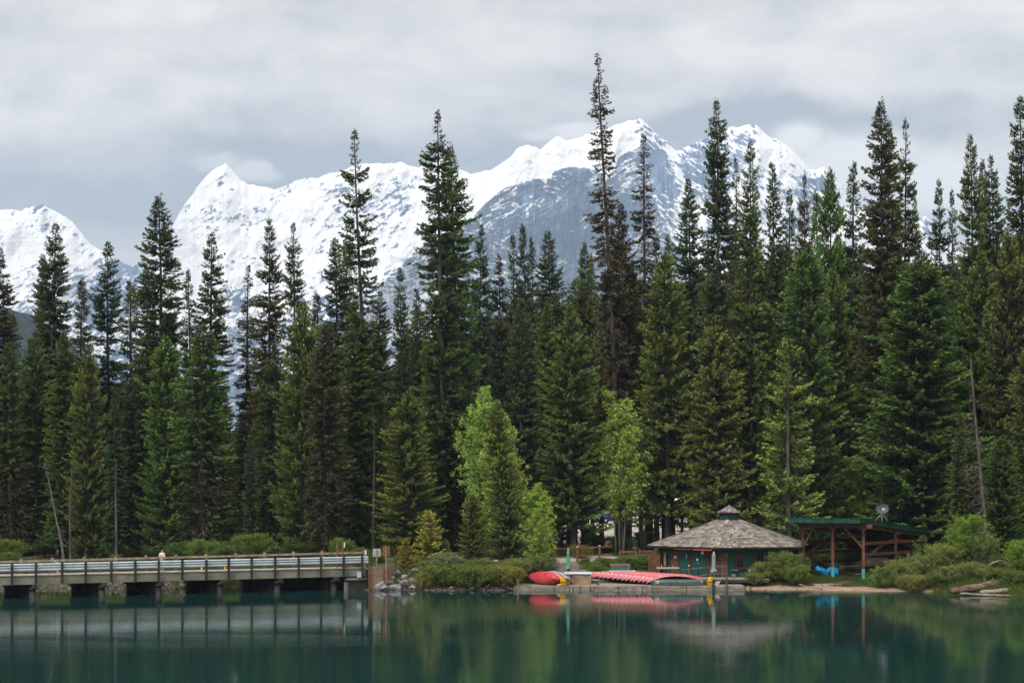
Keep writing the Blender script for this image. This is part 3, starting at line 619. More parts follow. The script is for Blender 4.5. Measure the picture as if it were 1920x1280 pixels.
HERO = [
 # kind, px, ytop, half-width px, Y, colour, top offset px, group, label
 ('spire', -4, 462, 34, 158, 'br', 4, 1, 'dark spruce cut by the picture edge beneath the snowy shoulder at far left'),
 ('thin', 25, 588, 22, 172, 'bl', 0, 1, 'short slim dark spruce in front of the far forested hillside'),
 ('spire', 72, 474, 24, 160, 'dk', 0, 1, 'narrow spruce pressed against the taller spruce over the black hooded walker'),
 ('spire', 102, 418, 36, 152, 'dk', -2, 1, 'tall broad dark spruce rising above the walker in the black hoodie'),
 ('thin', 160, 520, 20, 150, 'br', -3, 1, 'slim brownish spruce between the two tall spruces near the left end of the bridge'),
 ('spire', 208, 450, 33, 156, 'dk', -3, 1, 'pointed dark spruce below the dip beside the left snow peak'),
 ('thin', 248, 524, 24, 165, 'dk', 0, 1, 'short spruce just left of the tall spruce above the walker in the pale top'),
 ('thin', 277, 492, 20, 166, 'br', 0, 1, 'brownish spire touching the left side of the tallest spruce above the pale topped walker'),
 ('spire', 301, 367, 42, 150, 'dk', -2, 1, 'very tall dark spruce in the saddle left of the sharp snow pyramid'),
 ('thin', 357, 502, 16, 168, 'bl', 0, 1, 'thin blue green spruce spire below the left flank of the snow pyramid'),
 ('spire', 396, 434, 36, 154, 'dk', -3, 1, 'dark spruce standing directly below the sharp snow pyramid'),
 ('sparse', 462, 497, 32, 158, 'dk', 6, 1, 'half bare spruce beside the blue gap in the forest'),
 ('spire', 508, 407, 30, 152, 'br', -3, 1, 'tall brownish spruce just right of the blue gap in the forest'),
 ('tuft', 556, 417, 25, 150, 'dk', -5, 1, 'tufted narrow spruce with gaps, neighbour of the brownish spruce by the blue gap'),
 ('thin', 594, 548, 20, 168, 'bl', 0, 1, 'short dark spire between the tufted spruce and the dense green spruce'),
 ('spire', 630, 444, 34, 158, 'dk', -2, 1, 'dense spruce left of the very tall tufted spruce, under the speckled snow slope'),
 ('thin', 653, 450, 18, 164, 'dk', 0, 1, 'narrow spruce partly behind the dense spruce left of the very tall tufted one'),
 ('tuft', 695, 239, 34, 147, 'dk', -30, 1, 'very tall spruce with separate tufts and visible trunk above the end of the bridge'),
 ('spire', 714, 545, 28, 154, 'br', 0, 1, 'brown dead looking spruce against the lower trunk of the very tall tufted spruce'),
 ('spire', 757, 500, 22, 166, 'bl', 0, 1, 'small blue green spruce in the snow gap right of the very tall tufted spruce'),
 ('thin', 780, 540, 18, 168, 'dk', 0, 1, 'thin small spruce beside the small blue green spruce in the snow gap'),
 ('tuft', 838, 206, 40, 144, 'dk', -10, 1, 'very tall dark spruce standing behind the bright aspen, in front of the snow chute'),
 ('spire', 860, 272, 40, 147, 'gr', -8, 1, 'second top of the tall pair in front of the snow chute, slightly lower'),
 ('spire', 899, 418, 25, 160, 'bl', -2, 1, 'slim spruce at the foot of the snow edge left of the grey cliff'),
 ('spire', 942, 476, 25, 160, 'br', -2, 1, 'brownish spruce in front of the lower left of the grey cliff'),
 ('thin', 966, 436, 18, 170, 'bl', -1, 1, 'slim spire between the brownish spruce and the twin spires before the grey cliff'),
 ('thin', 991, 418, 17, 170, 'dk', -1, 1, 'taller of the twin thin spires before the grey cliff'),
 ('thin', 1005, 442, 15, 172, 'dk', 0, 1, 'shorter of the twin thin spires before the grey cliff'),
 ('spire', 1031, 430, 32, 162, 'dk', -1, 1, 'broad pointed spruce before the middle of the grey cliff'),
 ('spire_h', 1094, 454, 25, 164, 'gr', 0, 1, 'pointed spruce between the broad spruce and the tallest bare topped spruce'),
 ('thin_h', 1111, 476, 16, 168, 'dk', 0, 1, 'small spire tucked against the left of the tallest bare topped spruce'),
 ('sparse', 1166, 99, 30, 150, 'br', -50, 1, 'tallest tree, a leaning half bare spruce with reddish trunk before the highest snow summit'),
 ('spire_h', 1170, 380, 30, 153, 'br', -12, 1, 'brown spruce leaning on the right side of the tallest half bare spruce'),
 ('sparse', 1216, 249, 27, 152, 'br', -18, 1, 'thin half bare spruce just right of the tallest tree'),
 ('thin_h', 1231, 436, 20, 164, 'dk', 0, 1, 'small dark spire right of the thin half bare spruce'),
 ('thin_h', 1262, 440, 20, 164, 'gr', 0, 1, 'slim green spruce left of the smooth pointed spruce under the summit notch'),
 ('spire_h', 1297, 335, 31, 158, 'bl', -3, 1, 'pointed blue green spruce below the notch between the two summits'),
 ('spire', 1344, 188, 33, 148, 'dk', -5, 1, 'very tall dark spruce in front of the notch left of the second rocky summit'),
 ('sparse', 1379, 296, 22, 160, 'br', 0, 1, 'bare branched spruce right behind the very tall spruce by the rocky summit'),
 ('spire', 1411, 262, 30, 148, 'ol', -1, 1, 'tall olive tinted spruce with one arm out to the right, before the rocky summit'),
 ('thin', 1449, 304, 23, 158, 'dk', 0, 1, 'compact dark spire right of the olive tinted spruce'),
 ('thin', 1481, 350, 18, 166, 'bl', 0, 1, 'small spire between the compact dark spire and the blackish tufted one'),
 ('tuft', 1508, 328, 21, 160, 'br', 0, 1, 'blackish tufted spruce before the right flank of the rocky summit'),
 ('thin', 1530, 356, 17, 166, 'gr', 0, 1, 'small green spire tucked left of the smooth green spruce on the mountain edge'),
 ('full', 1556, 312, 28, 158, 'gr', 0, 1, 'smooth green pointed spruce where the mountain skyline runs down to the right'),
 ('thin', 1599, 300, 22, 158, 'bl', -1, 1, 'thin ragged spire against the white cloud left of the big brown spruce'),
 ('spire', 1646, 187, 37, 150, 'br', -1, 1, 'big dense brown spruce against the white cloud, tallest right of the mountains'),
 ('spire', 1664, 226, 33, 152, 'br', 0, 1, 'lower second top of the big dense brown spruce against the cloud'),
 ('tuft', 1698, 219, 27, 155, 'dk', -3, 1, 'open branched spruce just right of the big brown spruce'),
 ('thin', 1723, 352, 13, 165, 'bl', 0, 1, 'very thin spire right of the open branched spruce'),
 ('spire', 1766, 335, 25, 160, 'bl', -1, 1, 'spruce right of the cloud gap with the small snow patch'),
 ('thin', 1786, 352, 15, 166, 'dk', 0, 1, 'slender spire just right of the spruce by the small snow patch'),
 ('spire', 1827, 249, 27, 152, 'gr', -4, 1, 'tall ragged spruce above the grey leaning snag'),
 ('thin', 1845, 298, 18, 160, 'dk', -2, 1, 'slim spruce touching the tall ragged spruce above the grey snag'),
 ('spire', 1876, 290, 29, 158, 'bl', -2, 1, 'blunt dense spruce between the ragged spruce and the one at the right edge'),
 ('spire', 1916, 177, 38, 150, 'dk', 0, 1, 'very tall dark spruce cut by the right edge of the picture'),
 # front rows
 ('ghost', 22, 640, 32, 146, 'ol', 0, 2, 'olive spruce over the first bridge posts at the left edge'),
 ('ghost', 66, 618, 32, 148, 'gr', 0, 2, 'green spruce with grey dead lower boughs behind the black hooded walker'),
 ('spire', 118, 622, 34, 144, 'gr', 0, 2, 'mid green spruce in front of the tall broad dark one at the left'),
 ('full', 165, 640, 30, 143, 'ol', 0, 2, 'olive spruce beside the long pale bare trunk behind the bridge'),
 ('thin', 216, 732, 20, 141, 'bl', 0, 2, 'young blue green spruce on a long pale bare trunk behind the bridge'),
 ('ghost', 255, 700, 33, 146, 'dk', 0, 2, 'dark spruce between the blue green young spruce and the walker in the pale top'),
 ('full', 313, 628, 40, 143, 'gr', 0, 2, 'fresh green spruce directly above the walker in the pale top'),
 ('ghost', 378, 605, 46, 141, 'gr', 0, 2, 'broad green spruce left of the blue gap with grey dead lower branches'),
 ('thin', 472, 815, 22, 141, 'bl', 0, 2, 'small straight spruce above the green bush behind the bridge'),
 ('ghost', 520, 640, 34, 144, 'dk', 0, 2, 'dark spruce with visible trunk between the blue gap and the yellowish spruce'),
 ('full', 565, 560, 36, 142, 'ol', 0, 2, 'yellowish olive spruce dense down to the bridge rail'),
 ('ghost', 612, 600, 38, 140, 'br', 0, 2, 'grey brown spruce with a skirt of bare drooping twigs near the end of the bridge'),
 ('spire', 668, 560, 34, 146, 'gr', 0, 2, 'thick dark green spruce just left of the bare lower trunk of the tufted spruce'),
 ('full', 716, 725, 22, 150, 'lt', 0, 2, 'light green young conifer right of the bare lower trunk of the tufted spruce'),
 ('full', 766, 732, 48, 138, 'ol', 0, 2, 'olive green spruce behind the boulders and the sign posts'),
 ('full', 812, 620, 30, 146, 'gr', 0, 2, 'green spruce filling between the olive spruce and the very tall dark one'),
 ('ghost', 975, 560, 34, 148, 'bl', 0, 2, 'blue green spruce with shaggy boughs behind the bright aspen'),
 ('full', 952, 748, 30, 134, 'ol', -24, 2, 'olive thin boughed spruce in front of the bright aspen, foot by the brown rail fence'),
 ('full', 888, 925, 26, 133.5, 'ol', 0, 2, 'short yellowish spruce under the left side of the bright aspen'),
 ('spire_h', 1036, 562, 26, 152, 'ol', -4, 2, 'yellow green topped spruce between the bright aspen and the dense round spruce'),
 ('full_h', 1076, 572, 48, 146, 'gr', -4, 2, 'dense dark green spruce between the two bright aspens'),
 ('thin_h', 1128, 615, 18, 150, 'pale', -2, 2, 'narrow pale olive spire above the second bright aspen'),
 ('spire_h', 1180, 500, 32, 156, 'dk', 0, 2, 'shaded dark spruce behind the second bright aspen'),
 ('full_h', 1252, 470, 50, 148, 'ol', -6, 2, 'large olive spruce with dark trunk showing, left of the boathouse'),
 ('sparse', 1278, 570, 12, 152, 'dk', 0, 2, 'thin pole like trunk right of the large olive spruce'),
 ('full_h', 1345, 588, 48, 146, 'ol', -5, 2, 'olive boughed spruce rising straight above the boathouse cupola'),
 ('spire', 1415, 430, 42, 151, 'ol', 0, 2, 'thick olive spruce above the right slope of the boathouse roof'),
 ('ghost', 1395, 690, 30, 150, 'bl', 0, 2, 'blue green spruce between the cupola spruce and the pale trunked one'),
 ('limbed', 1481, 628, 42, 141, 'lt', -4, 2, 'light green spruce on a long pale trunk by the end of the shed roof'),
 ('full', 1515, 458, 55, 148, 'gr', -5, 2, 'large green spruce behind the left half of the canoe shed'),
 ('full', 1568, 500, 42, 152, 'ol', -5, 2, 'olive spruce behind the middle of the canoe shed'),
 ('thin', 1640, 560, 30, 152, 'pale', -2, 2, 'pale olive topped spruce left of the massive dark spruce'),
 ('full', 1690, 490, 50, 150, 'pale', 0, 2, 'yellowish spruce showing along the left side of the massive dark spruce'),
 ('wide', 1718, 470, 84, 143, 'gr', -4, 2, 'massive dense dark green spruce behind the satellite dish'),
 ('thin', 1800, 775, 34, 136, 'ol', -5, 2, 'narrow olive spruce just left of the grey leaning snag'),
 ('spire', 1790, 560, 36, 150, 'gr', 0, 2, 'green spruce filling right of the massive dark spruce'),
 ('full', 1835, 470, 44, 150, 'ol', 0, 2, 'olive green spruce directly behind the grey leaning snag'),
 ('full', 1890, 425, 44, 148, 'ol', 0, 2, 'tall thick olive spruce with showing trunk near the right picture edge'),
 ('full', 1880, 815, 40, 137, 'gr', 0, 2, 'short green spruce right of the grey leaning snag'),
 ('full', 1935, 620, 44, 142, 'ol', 0, 2, 'olive spruce cut by the right edge above the light green willows'),
 ('young', 1733, 1002, 17, 129.5, 'gr', 0, 2, 'little Christmas tree shaped conifer at the right end of the canoe shed'),
 ('young', 802, 955, 22, 131, 'yl', 0, 2, 'small yellowish conifer sapling behind the shore bushes near the boulders'),
 ('young', 762, 1008, 14, 130.5, 'yl', 0, 2, 'tiny golden sapling beside the boulders and the plank wall'),
 ('young', 835, 1010, 16, 131.5, 'ol', 0, 2, 'tiny olive sapling among the grey green shore bushes'),
 ('ghost', 850, 700, 34, 144, 'dk', 0, 2, 'shaded spruce around the foot of the very tall dark spruce behind the aspen'),
]
def build_trees():
    for kd, px, yt, hw, Y, col, dpx, gr, lab in HERO:
        nm, ct = ('spruce_tree', 'spruce tree') if kd != 'young' else ('conifer_sapling', 'sapling')
        tree(kd, px, yt, hw, Y, col, lab, (G1 if gr == 1 else G2) if kd != 'young' else 'young conifers near the shore', 0, nm, ct, dpx)
    # the packed stand behind: one after another, tops below the trees above
    env = [(-60, 640), (60, 650), (180, 650), (330, 690), (425, 700), (442, 850), (455, 700), (560, 640), (700, 640), (790, 600), (860, 560), (930, 540), (1050, 520), (1100, 500), (1250, 500), (1400, 440), (1560, 430), (1720, 460), (1760, 470), (1980, 400)]
    zones = [(0, 440, 'shaded filler spruce packed in the stand behind the guardrail bridge'), (440, 830, 'shaded filler spruce packed in the stand behind the bridge end and the sign posts'),
             (830, 1230, 'shaded filler spruce packed in the stand behind the two bright aspens'), (1230, 1600, 'shaded filler spruce packed in the stand behind the boathouse roof'), (1600, 2100, 'shaded filler spruce packed in the stand behind the canoe shed and the snag')]
    rg = np.random.default_rng(5)
    rows = [(170, 31, 0), (188, 31, 12), (210, 33, -4)]
    for Y, st, dy in rows:
        px = -30.
        while px < 1960:
            e = np.interp(px, [a for a, b in env], [b for a, b in env])+rg.uniform(0, 95)+dy
            lot = 870 < px < 1320
            if not lot:
                z = [q for q in zones if px < q[1]][0]
                tree('filler', px, e, rg.uniform(27, 38), Y+rg.uniform(-4, 4), rg.choice(['dk', 'dk', 'bl', 'br', 'gr']), z[2], z[2].replace('shaded filler spruce', 'spruces'))
            px += st*rg.uniform(.7, 1.3)
    # between the lot and the lake: a screen of spruces standing on bare trunks, and the stand behind the lot
    for px in np.arange(880, 1330, 20):
        e = np.interp(px, [a for a, b in env], [b for a, b in env])+rg.uniform(0, 70)
        tree('spire' if rg.random() < .4 else 'filler', px+rg.uniform(-7, 7), e, rg.uniform(26, 36), rg.uniform(268, 285), rg.choice(['dk', 'bl', 'gr']), 'dark spruce rising beyond the parking lot behind the two bright aspens', 'spruces beyond the parking lot')
    for px in list(np.arange(985, 1112, 13))+[1128, 1150, 1176, 1196, 1222, 1238]:
        e = np.interp(px, [a for a, b in env], [b for a, b in env])+rg.uniform(15, 110)
        tree('high' if px < 1112 else 'higher', px+rg.uniform(-6, 6), e, rg.uniform(24, 34), rg.uniform(154, 166), rg.choice(['dk', 'bl', 'br']), 'dark spruce on a bare lower trunk between the path and the parking lot', 'bare trunked spruces beside the parking lot')
for k_, n_, kw_ in (('full_h', 3, dict(H=20, rmax=2.5, k=9, n_per=8, spacing=.28, gap=.08, gscale=2, base=2.6, dens=17, brown_top=.1, e0=30, e1=-22, r0=.22)), ('spire_h', 2, dict(H=32, rmax=2.05, k=9, gap=.2, gscale=1.7, base=7.5, dens=19, spacing=.28)), ('thin_h', 2, dict(H=26, rmax=1.25, k=9, gap=.2, gscale=1.8, base=6.5, dens=20, spacing=.26, n_per=6))): proto(k_, n_, **kw_)
PR['higher'] = [spruce(4100+i, H=28, rmax=2.2, k=6, n_per=6, spacing=.42, gap=.2, base=14, dens=13, bl=.45, bw=.13, r0=.16) for i in range(2)]
PR['high'] = [spruce(4000+i, H=28, rmax=2.2, k=6, n_per=6, spacing=.42, gap=.2, base=6.5, dens=11, bl=.46, bw=.13) for i in range(3)]

# ---------------------------------------------------------------- broadleaf trees and shrubs
def broadleaf(seed, H, rmax, prof, stems=1, nlimb=70, leaf=.16, per=80, r0=.12, bark='aspen_bark', up=.9, base=.15, clump=.42, spread=0):
    rg = np.random.default_rng(seed); mb = MB(); P = []; tips = []
    for s in range(stems):
        a0 = rg.uniform(0, 2*pi); sp = spread*rg.uniform(.3, 1) if stems > 1 else 0
        hh = H*(1-.25*rg.random()) if stems > 1 else H*.97
        bx, by = (cos(a0)*sp*.3, sin(a0)*sp*.3)
        tx, ty = (cos(a0)*sp, sin(a0)*sp)
        pts = [Vector((bx+(tx-bx)*q+.04*H*.1*sin(q*7+s), by+(ty-by)*q, hh*q-(.2 if q == 0 else 0))) for q in np.linspace(0, 1, 7)]
        mb.tube(pts, [r0*(1-q)**.8+.012 for q in np.linspace(0, 1, 7)], 6)
        for k in range(nlimb//stems):
            q = base+(1-base)*rg.random()**.9; z = q*hh
            L = rmax*prof(q)*rg.uniform(.35, 1.18)
            a = rg.uniform(0, 2*pi); cx, cyy = bx+(tx-bx)*q, by+(ty-by)*q
            p0 = Vector((cx, cyy, z)); p2 = p0+Vector((cos(a)*L, sin(a)*L, L*up*rg.uniform(.7, 1.2))); p1 = (p0+p2)/2+Vector((0, 0, -.08*L))
            if p2.z > H*1.02: p2.z = H*1.02
            mb.tube([p0, p1, p2], [r0*.28*(1-q*.6), r0*.18, .008], 4, False)
            for f in (.45, .75, 1.0):
                c = p0*(1-f)+p2*f
                P.append((c.x, c.y, c.z, clump*(.7+.5*rg.random())*(1.15-.35*q)))
        P.append((tx, ty, hh, clump*.6))
    C = np.array(P); idx = np.repeat(np.arange(len(C)), per); n = len(idx)
    g = rg.normal(0, .5, (n, 3)); g[:, 2] *= 1.15
    pos = C[idx, :3]+g*C[idx, 3:4]; pos[:, 2] = np.maximum(pos[:, 2], .05)
    D = nrm(rg.normal(0, 1, (n, 3))+np.array([0, 0, -.25])); S = nrm(np.cross(D, rg.normal(0, 1, (n, 3))))
    L = leaf*rg.uniform(.7, 1.3, n); V_, F_ = rhombi(pos, D, L, L*.8, S)
    cl = rg.random(len(C))[idx]
    A = np.repeat(np.stack([np.clip(rg.normal(.5, .22, n)+(cl-.5)*.6, 0, 1), (rg.random(n) < .02)*.6, cl, np.ones(n)], 1), 4, 0)
    me = bpy.data.meshes.new('trunk'); me.from_pydata(mb.v, [], mb.f); me.polygons.foreach_set('use_smooth', [True]*len(mb.f)); me.materials.append(M[bark])
    return dict(H=H, r=rmax, crown=np_mesh('crown', V_, F_, M['leaf'], False, A), trunk=me, dead=None)
asp = lambda q: max(.10, 1-((q-.34)/.66)**1.5) if q > .34 else .6+.4*q/.34
PR['aspen'] = [broadleaf(11+i, 13, 2.0, asp, 1, 300, .15, 26, .11, base=.08, up=1.3, clump=.20) for i in range(2)]
PR['aspen_high'] = [broadleaf(21, 13, 2.1, lambda q: .8 if q < .5 else .8-1.35*(q-.5), 6, 360, .15, 25, .055, base=.18, up=1.6, spread=1.1, clump=.20)]
dome = lambda q: max(.15, math.sqrt(max(0, 1-(q*1.0)**2.4)))
PR['shrub'] = [broadleaf(31+i*3, 2.4, 1.3, dome, 11, 230, .08, 20, .03, 'bark', .7, .08, .17, spread=.9) for i in range(7)]
PR['tallshrub'] = [broadleaf(51+i*3, 4.4, 1.4, dome, 9, 260, .095, 24, .045, 'bark', 1.1, .1, .20, spread=.9) for i in range(3)]
GC.update({'aspen': (.33, .46, .15), 'aspen2': (.30, .42, .11), 'willow': (.19, .235, .09), 'grey': (.20, .24, .14), 'bright': (.14, .215, .06), 'mid': (.15, .215, .065), 'olive': (.21, .235, .085), 'dark': (.085, .12, .045), 'lime': (.19, .28, .06)})
SHRUBS = [ # kind, px, ytop, half width, Y, colour, label
 ('shrub', 385, 1012, 34, 137, 'bright', 'round light green bush behind the bridge below the broad green spruce'),
 ('shrub', 470, 1003, 36, 137, 'bright', 'light green bush behind the bridge under the small straight spruce'),
 ('shrub', 20, 1035, 30, 138, 'mid', 'dull green bush behind the bridge at the picture edge'),
 ('shrub', 215, 1040, 26, 138, 'mid', 'low green bush at the foot of the long bare trunk behind the bridge'),
 ('shrub', 640, 1012, 24, 137, 'bright', 'light green bush behind the rusty posts at the bridge end'),
 ('shrub', 672, 1026, 20, 137, 'mid', 'small leafy bush between the rusty posts and the grey sign'),
 ('shrub', 712, 1036, 22, 134, 'bright', 'yellow green bush behind the grey and brown sign boards'),
 ('shrub', 748, 1042, 18, 134, 'mid', 'small bush at the end of the plank wall'),
 ('shrub', 812, 1050, 24, 129.9, 'grey', 'grey green willow bush just right of the boulders'),
 ('shrub', 838, 1038, 34, 130.2, 'grey', 'tall grey green willow bush in front of the brown rail fence'),
 ('shrub', 872, 1052, 30, 129.8, 'mid', 'mid green bush under the short yellowish spruce'),
 ('shrub', 905, 1048, 30, 130.4, 'willow', 'olive green bush below the gap in the brown rail fence'),
 ('shrub', 938, 1055, 30, 129.8, 'mid', 'leafy bush at the foot of the olive thin boughed spruce'),
 ('shrub', 968, 1048, 30, 130.6, 'willow', 'willow bush left of the end of the timber dock'),
 ('shrub', 1000, 1040, 30, 132.6, 'mid', 'green bush at the foot of the small aspen'),
 ('shrub', 1022, 1046, 24, 132.4, 'grey', 'grey leaved bush beside the green umbrella, behind the red boat'),
 ('shrub', 985, 1068, 22, 131.6, 'dark', 'dark low bush right behind the pointed end of the red boat'),
 ('shrub', 792, 1082, 13, 128.6, 'olive', 'low brownish bush hanging over the water next to the boulders'),
 ('shrub', 815, 1070, 24, 128.8, 'mid', 'low bush overhanging the bank under the tall grey willow'),
 ('shrub', 850, 1080, 20, 128.8, 'bright', 'low bright green bush on the bank under the brown fence'),
 ('shrub', 888, 1068, 28, 128.6, 'mid', 'low leafy bush with bare twigs at the waterline under the aspen'),
 ('shrub', 922, 1082, 20, 128.8, 'bright', 'low bright bush at the waterline left of the small aspen'),
 ('shrub', 950, 1070, 24, 128.8, 'olive', 'low olive bush by the orange topped stake'),
 ('shrub', 1098, 1046, 30, 137.6, 'willow', 'bush between the umbrella and the picket fence, on the grey slope'),
 ('shrub', 1135, 1047, 30, 136.4, 'bright', 'bright green bush behind the teal chest'),
 ('shrub', 1172, 1044, 28, 136.4, 'willow', 'bush below the picket fence left of the red brown screen'),
 ('shrub', 1204, 1042, 24, 136.8, 'bright', 'bright bush touching the red brown screen of the boathouse'),
 ('shrub', 1120, 1058, 24, 134.6, 'mid', 'low bush behind the plywood counter'),
 ('shrub', 1118, 1000, 20, 152, 'bright', 'leafy bush at the foot of the second aspen beside the parking lot'),
 ('shrub', 1163, 1006, 22, 149, 'mid', 'leafy bush between the aspen trunks in front of the lot'),
 ('shrub', 1090, 1022, 26, 143, 'olive', 'yellow flowering bush beyond the brown rail fence'),
 ('shrub', 1205, 1000, 22, 154, 'willow', 'thin leafy bush beside the gravel road'),
 ('shrub', 1437, 1055, 26, 130.6, 'olive', 'olive bush in front of the second window of the boathouse'),
 ('shrub', 1475, 1034, 30, 131.0, 'willow', 'tall bush at the right end of the boathouse, by the shed post'),
 ('shrub', 1415, 1074, 20, 129.6, 'olive', 'low bush at the end of the boathouse deck'),
 ('shrub', 1490, 1060, 26, 129.6, 'bright', 'low bright bush against the first shed post'),
 ('shrub', 1540, 1032, 34, 141, 'bright', 'bright leafy bush seen through the left bay of the canoe shed'),
 ('shrub', 1590, 1030, 34, 141.5, 'lime', 'bright leafy bush seen through the middle of the canoe shed'),
 ('tallshrub', 1600, 866, 36, 150, 'lime', 'tall lime green broadleaf bush rising behind the shed roof'),
 ('tallshrub', 1572, 930, 26, 150, 'mid', 'green broadleaf bush beside the lime green one behind the shed'),
 ('shrub', 1652, 1064, 24, 127.6, 'bright', 'small bright green bush in front of the green canoe in the shed'),
 ('shrub', 1695, 1052, 34, 127.6, 'olive', 'olive brown willow covering the right end of the shed'),
 ('shrub', 1735, 1038, 36, 127.8, 'willow', 'rounded willow below the little Christmas tree shaped conifer'),
 ('shrub', 1772, 1020, 38, 127.8, 'olive', 'high rounded willow right of the little conifer'),
 ('tallshrub', 1812, 968, 34, 128.5, 'lime', 'tall lime green willow at the foot of the grey snag'),
 ('tallshrub', 1845, 1000, 28, 127.8, 'willow', 'willow just right of the foot of the grey snag'),
 ('shrub', 1885, 1040, 36, 125.5, 'dark', 'dark bush behind the pale bent driftwood bough'),
 ('tallshrub', 1918, 1015, 34, 122.5, 'lime', 'light green willow cut by the right edge of the picture'),
 ('shrub', 1715, 1078, 26, 125.8, 'olive', 'low willow over the bank at the end of the sandy beach'),
 ('shrub', 1748, 1076, 26, 125.6, 'bright', 'low bright bush at the waterline beyond the beach'),
 ('shrub', 1785, 1062, 30, 125.4, 'willow', 'low willow above the thick end of the big log'),
 ('shrub', 1822, 1056, 30, 125.2, 'willow', 'low willow right behind the big log'),
 ('shrub', 1862, 1062, 30, 123.6, 'olive', 'low willow beneath the pale bent driftwood bough'),
 ('shrub', 1905, 1068, 30, 121.5, 'mid', 'low bush at the waterline cut by the right picture edge'),
]
def build_shrubs():
    for kd, px, yt, hw, Y, col, lab in SHRUBS:
        tree(kd, px, yt, hw, Y, col, lab, 'bushes and willows along the shore', 0, 'willow_shrub', 'shrub')
    tree('aspen', 909, 722, 54, 140, 'aspen', 'tall bright green aspen left of the middle of the picture', 'bright green aspens', 0, 'aspen_tree', 'aspen tree', -2)
    tree('aspen', 948, 775, 40, 141, 'aspen', 'lower bright aspen stem behind the olive thin boughed spruce', 'bright green aspens', 0, 'aspen_tree', 'aspen tree', 0)
    tree('aspen', 1011, 904, 38, 133, 'aspen2', 'small yellow green aspen rising behind the red boat', 'bright green aspens', 0, 'aspen_tree', 'aspen tree', 0)
    tree('aspen_high', 1163, 722, 58, 147, 'aspen', 'bright green aspen with several grey stems left of the boathouse', 'bright green aspens', 0, 'aspen_tree', 'aspen tree', 2)
    tree('aspen_high', 1205, 775, 30, 150, 'aspen2', 'smaller aspen mingled with the large olive spruce', 'bright green aspens', 0, 'aspen_tree', 'aspen tree', 2)
    rg = np.random.default_rng(12)
    for px in np.arange(-30, 700, 22):
        tree('shrub', px+rg.uniform(-8, 8), rg.uniform(1012, 1042), rg.uniform(26, 36), rg.uniform(139, 147), rg.choice(['dark', 'dark', 'mid', 'dark']), 'dark leafy undergrowth bush among the trunks behind the bridge', 'undergrowth bushes behind the bridge', 0, 'undergrowth_shrub', 'shrub')
    for px in np.arange(1500, 1960, 26):
        tree('shrub', px+rg.uniform(-8, 8), rg.uniform(1005, 1035), rg.uniform(26, 36), rg.uniform(147, 154), rg.choice(['dark', 'dark', 'mid', 'dark']), 'dark leafy undergrowth bush among the trunks behind the canoe shed', 'undergrowth bushes behind the shed', 0, 'undergrowth_shrub', 'shrub')
    # grey snag
    rg = np.random.default_rng(8); Y = 134.; x = (1852-960)/F*Y; zb = float(ground(x, Y)); H = CAMH+(920-672)/F*Y-zb
    r = empty('dead_snag', (x, Y, zb), 'grey dead leaning snag with broken top and bare drooping twigs', 'dead tree')
    tm, cen = trunk_mesh('trunk', H, .105, M['bark_pale'], rg, -34/F*Y/H, top=.055, sway=.09); child('trunk', tm, r)
    n = 90; zt = rg.uniform(.8, H*.92, n); a = np.where(rg.random(n) < .62, rg.normal(pi, .7, n), rg.uniform(0, 2*pi, n)); x0, y0 = cen(zt); L = rg.uniform(.4, 1.9, n)*(1-.4*zt/H)
    D = nrm(np.stack([np.cos(a), np.sin(a), rg.normal(-.45, .2, n)], 1)); P0 = np.stack([x0, y0, zt], 1)
    V1, F1 = strips(P0, D, L, rg.uniform(-.1, .3, n), np.full(n, .06), rg)
    i2 = rg.integers(0, n, 260); s2 = rg.uniform(.3, .9, 260); D2 = nrm(D[i2]+rg.normal(0, .5, (260, 3))+np.array([0, 0, -.4]))
    V2, F2 = strips(P0[i2]+D[i2]*(L[i2]*s2)[:, None], D2, rg.uniform(.2, .7, 260), np.zeros(260), np.full(260, .03), rg, 2)
    child('bare_twigs', np_mesh('bare_twigs', np.concatenate([V1, V2]), np.concatenate([F1, F2+len(V1)]), M['deadwood']), r)
    # bare pale trunks
    for px, yt, yb, Y, rr, lab in ((218, 860, 0, 140, .09, 'long pale bare trunk standing behind the two walkers on the bridge'), (1499, 740, 0, 142, .07, 'thin pale bare trunk just right of the light green long trunked spruce'),
                                    (1278, 600, 0, 150, .07, 'thin grey bare pole trunk beside the large olive spruce'), (132, 860, 0, 141, .07, 'grey bare trunk at the left behind the bridge'), (700, 760, 0, 143, .13, 'dark bare lower trunk behind the grey sign board')):
        x = (px-960)/F*Y; zb = float(ground(x, Y)); H = CAMH+(920-yt)/F*Y-zb
        r = empty('bare_tree', (x, Y, zb), lab, 'bare tree', 'bare trunks in the forest edge')
        tm, cen = trunk_mesh('trunk', H, rr, M['bark_pale'], rg, 0); child('trunk', tm, r)
        n = 46; zt = rg.uniform(1.5, H, n); a = rg.uniform(0, 2*pi, n); x0, y0 = cen(zt)
        V1, F1 = strips(np.stack([x0, y0, zt], 1), nrm(np.stack([np.cos(a), np.sin(a), rg.normal(-.2, .3, n)], 1)), rg.uniform(.2, 1.0, n), rg.uniform(0, .3, n), np.full(n, .035), rg)
        child('bare_twigs', np_mesh('bare_twigs', V1, F1, M['deadwood']), r)
    Y = 138.; x = (122-960)/F*Y; zb = float(ground(x, Y)); r = empty('fallen_tree', (x, Y, zb), 'thin dead tree leaning over at the left behind the walker in black', 'dead tree')
    tm, cen = trunk_mesh('trunk', 8.2, .09, M['deadwood'], rg, -.22); child('trunk', tm, r)
    n = 60; zt = rg.uniform(2, 8, n); x0, y0 = cen(zt); a = rg.uniform(0, 2*pi, n)
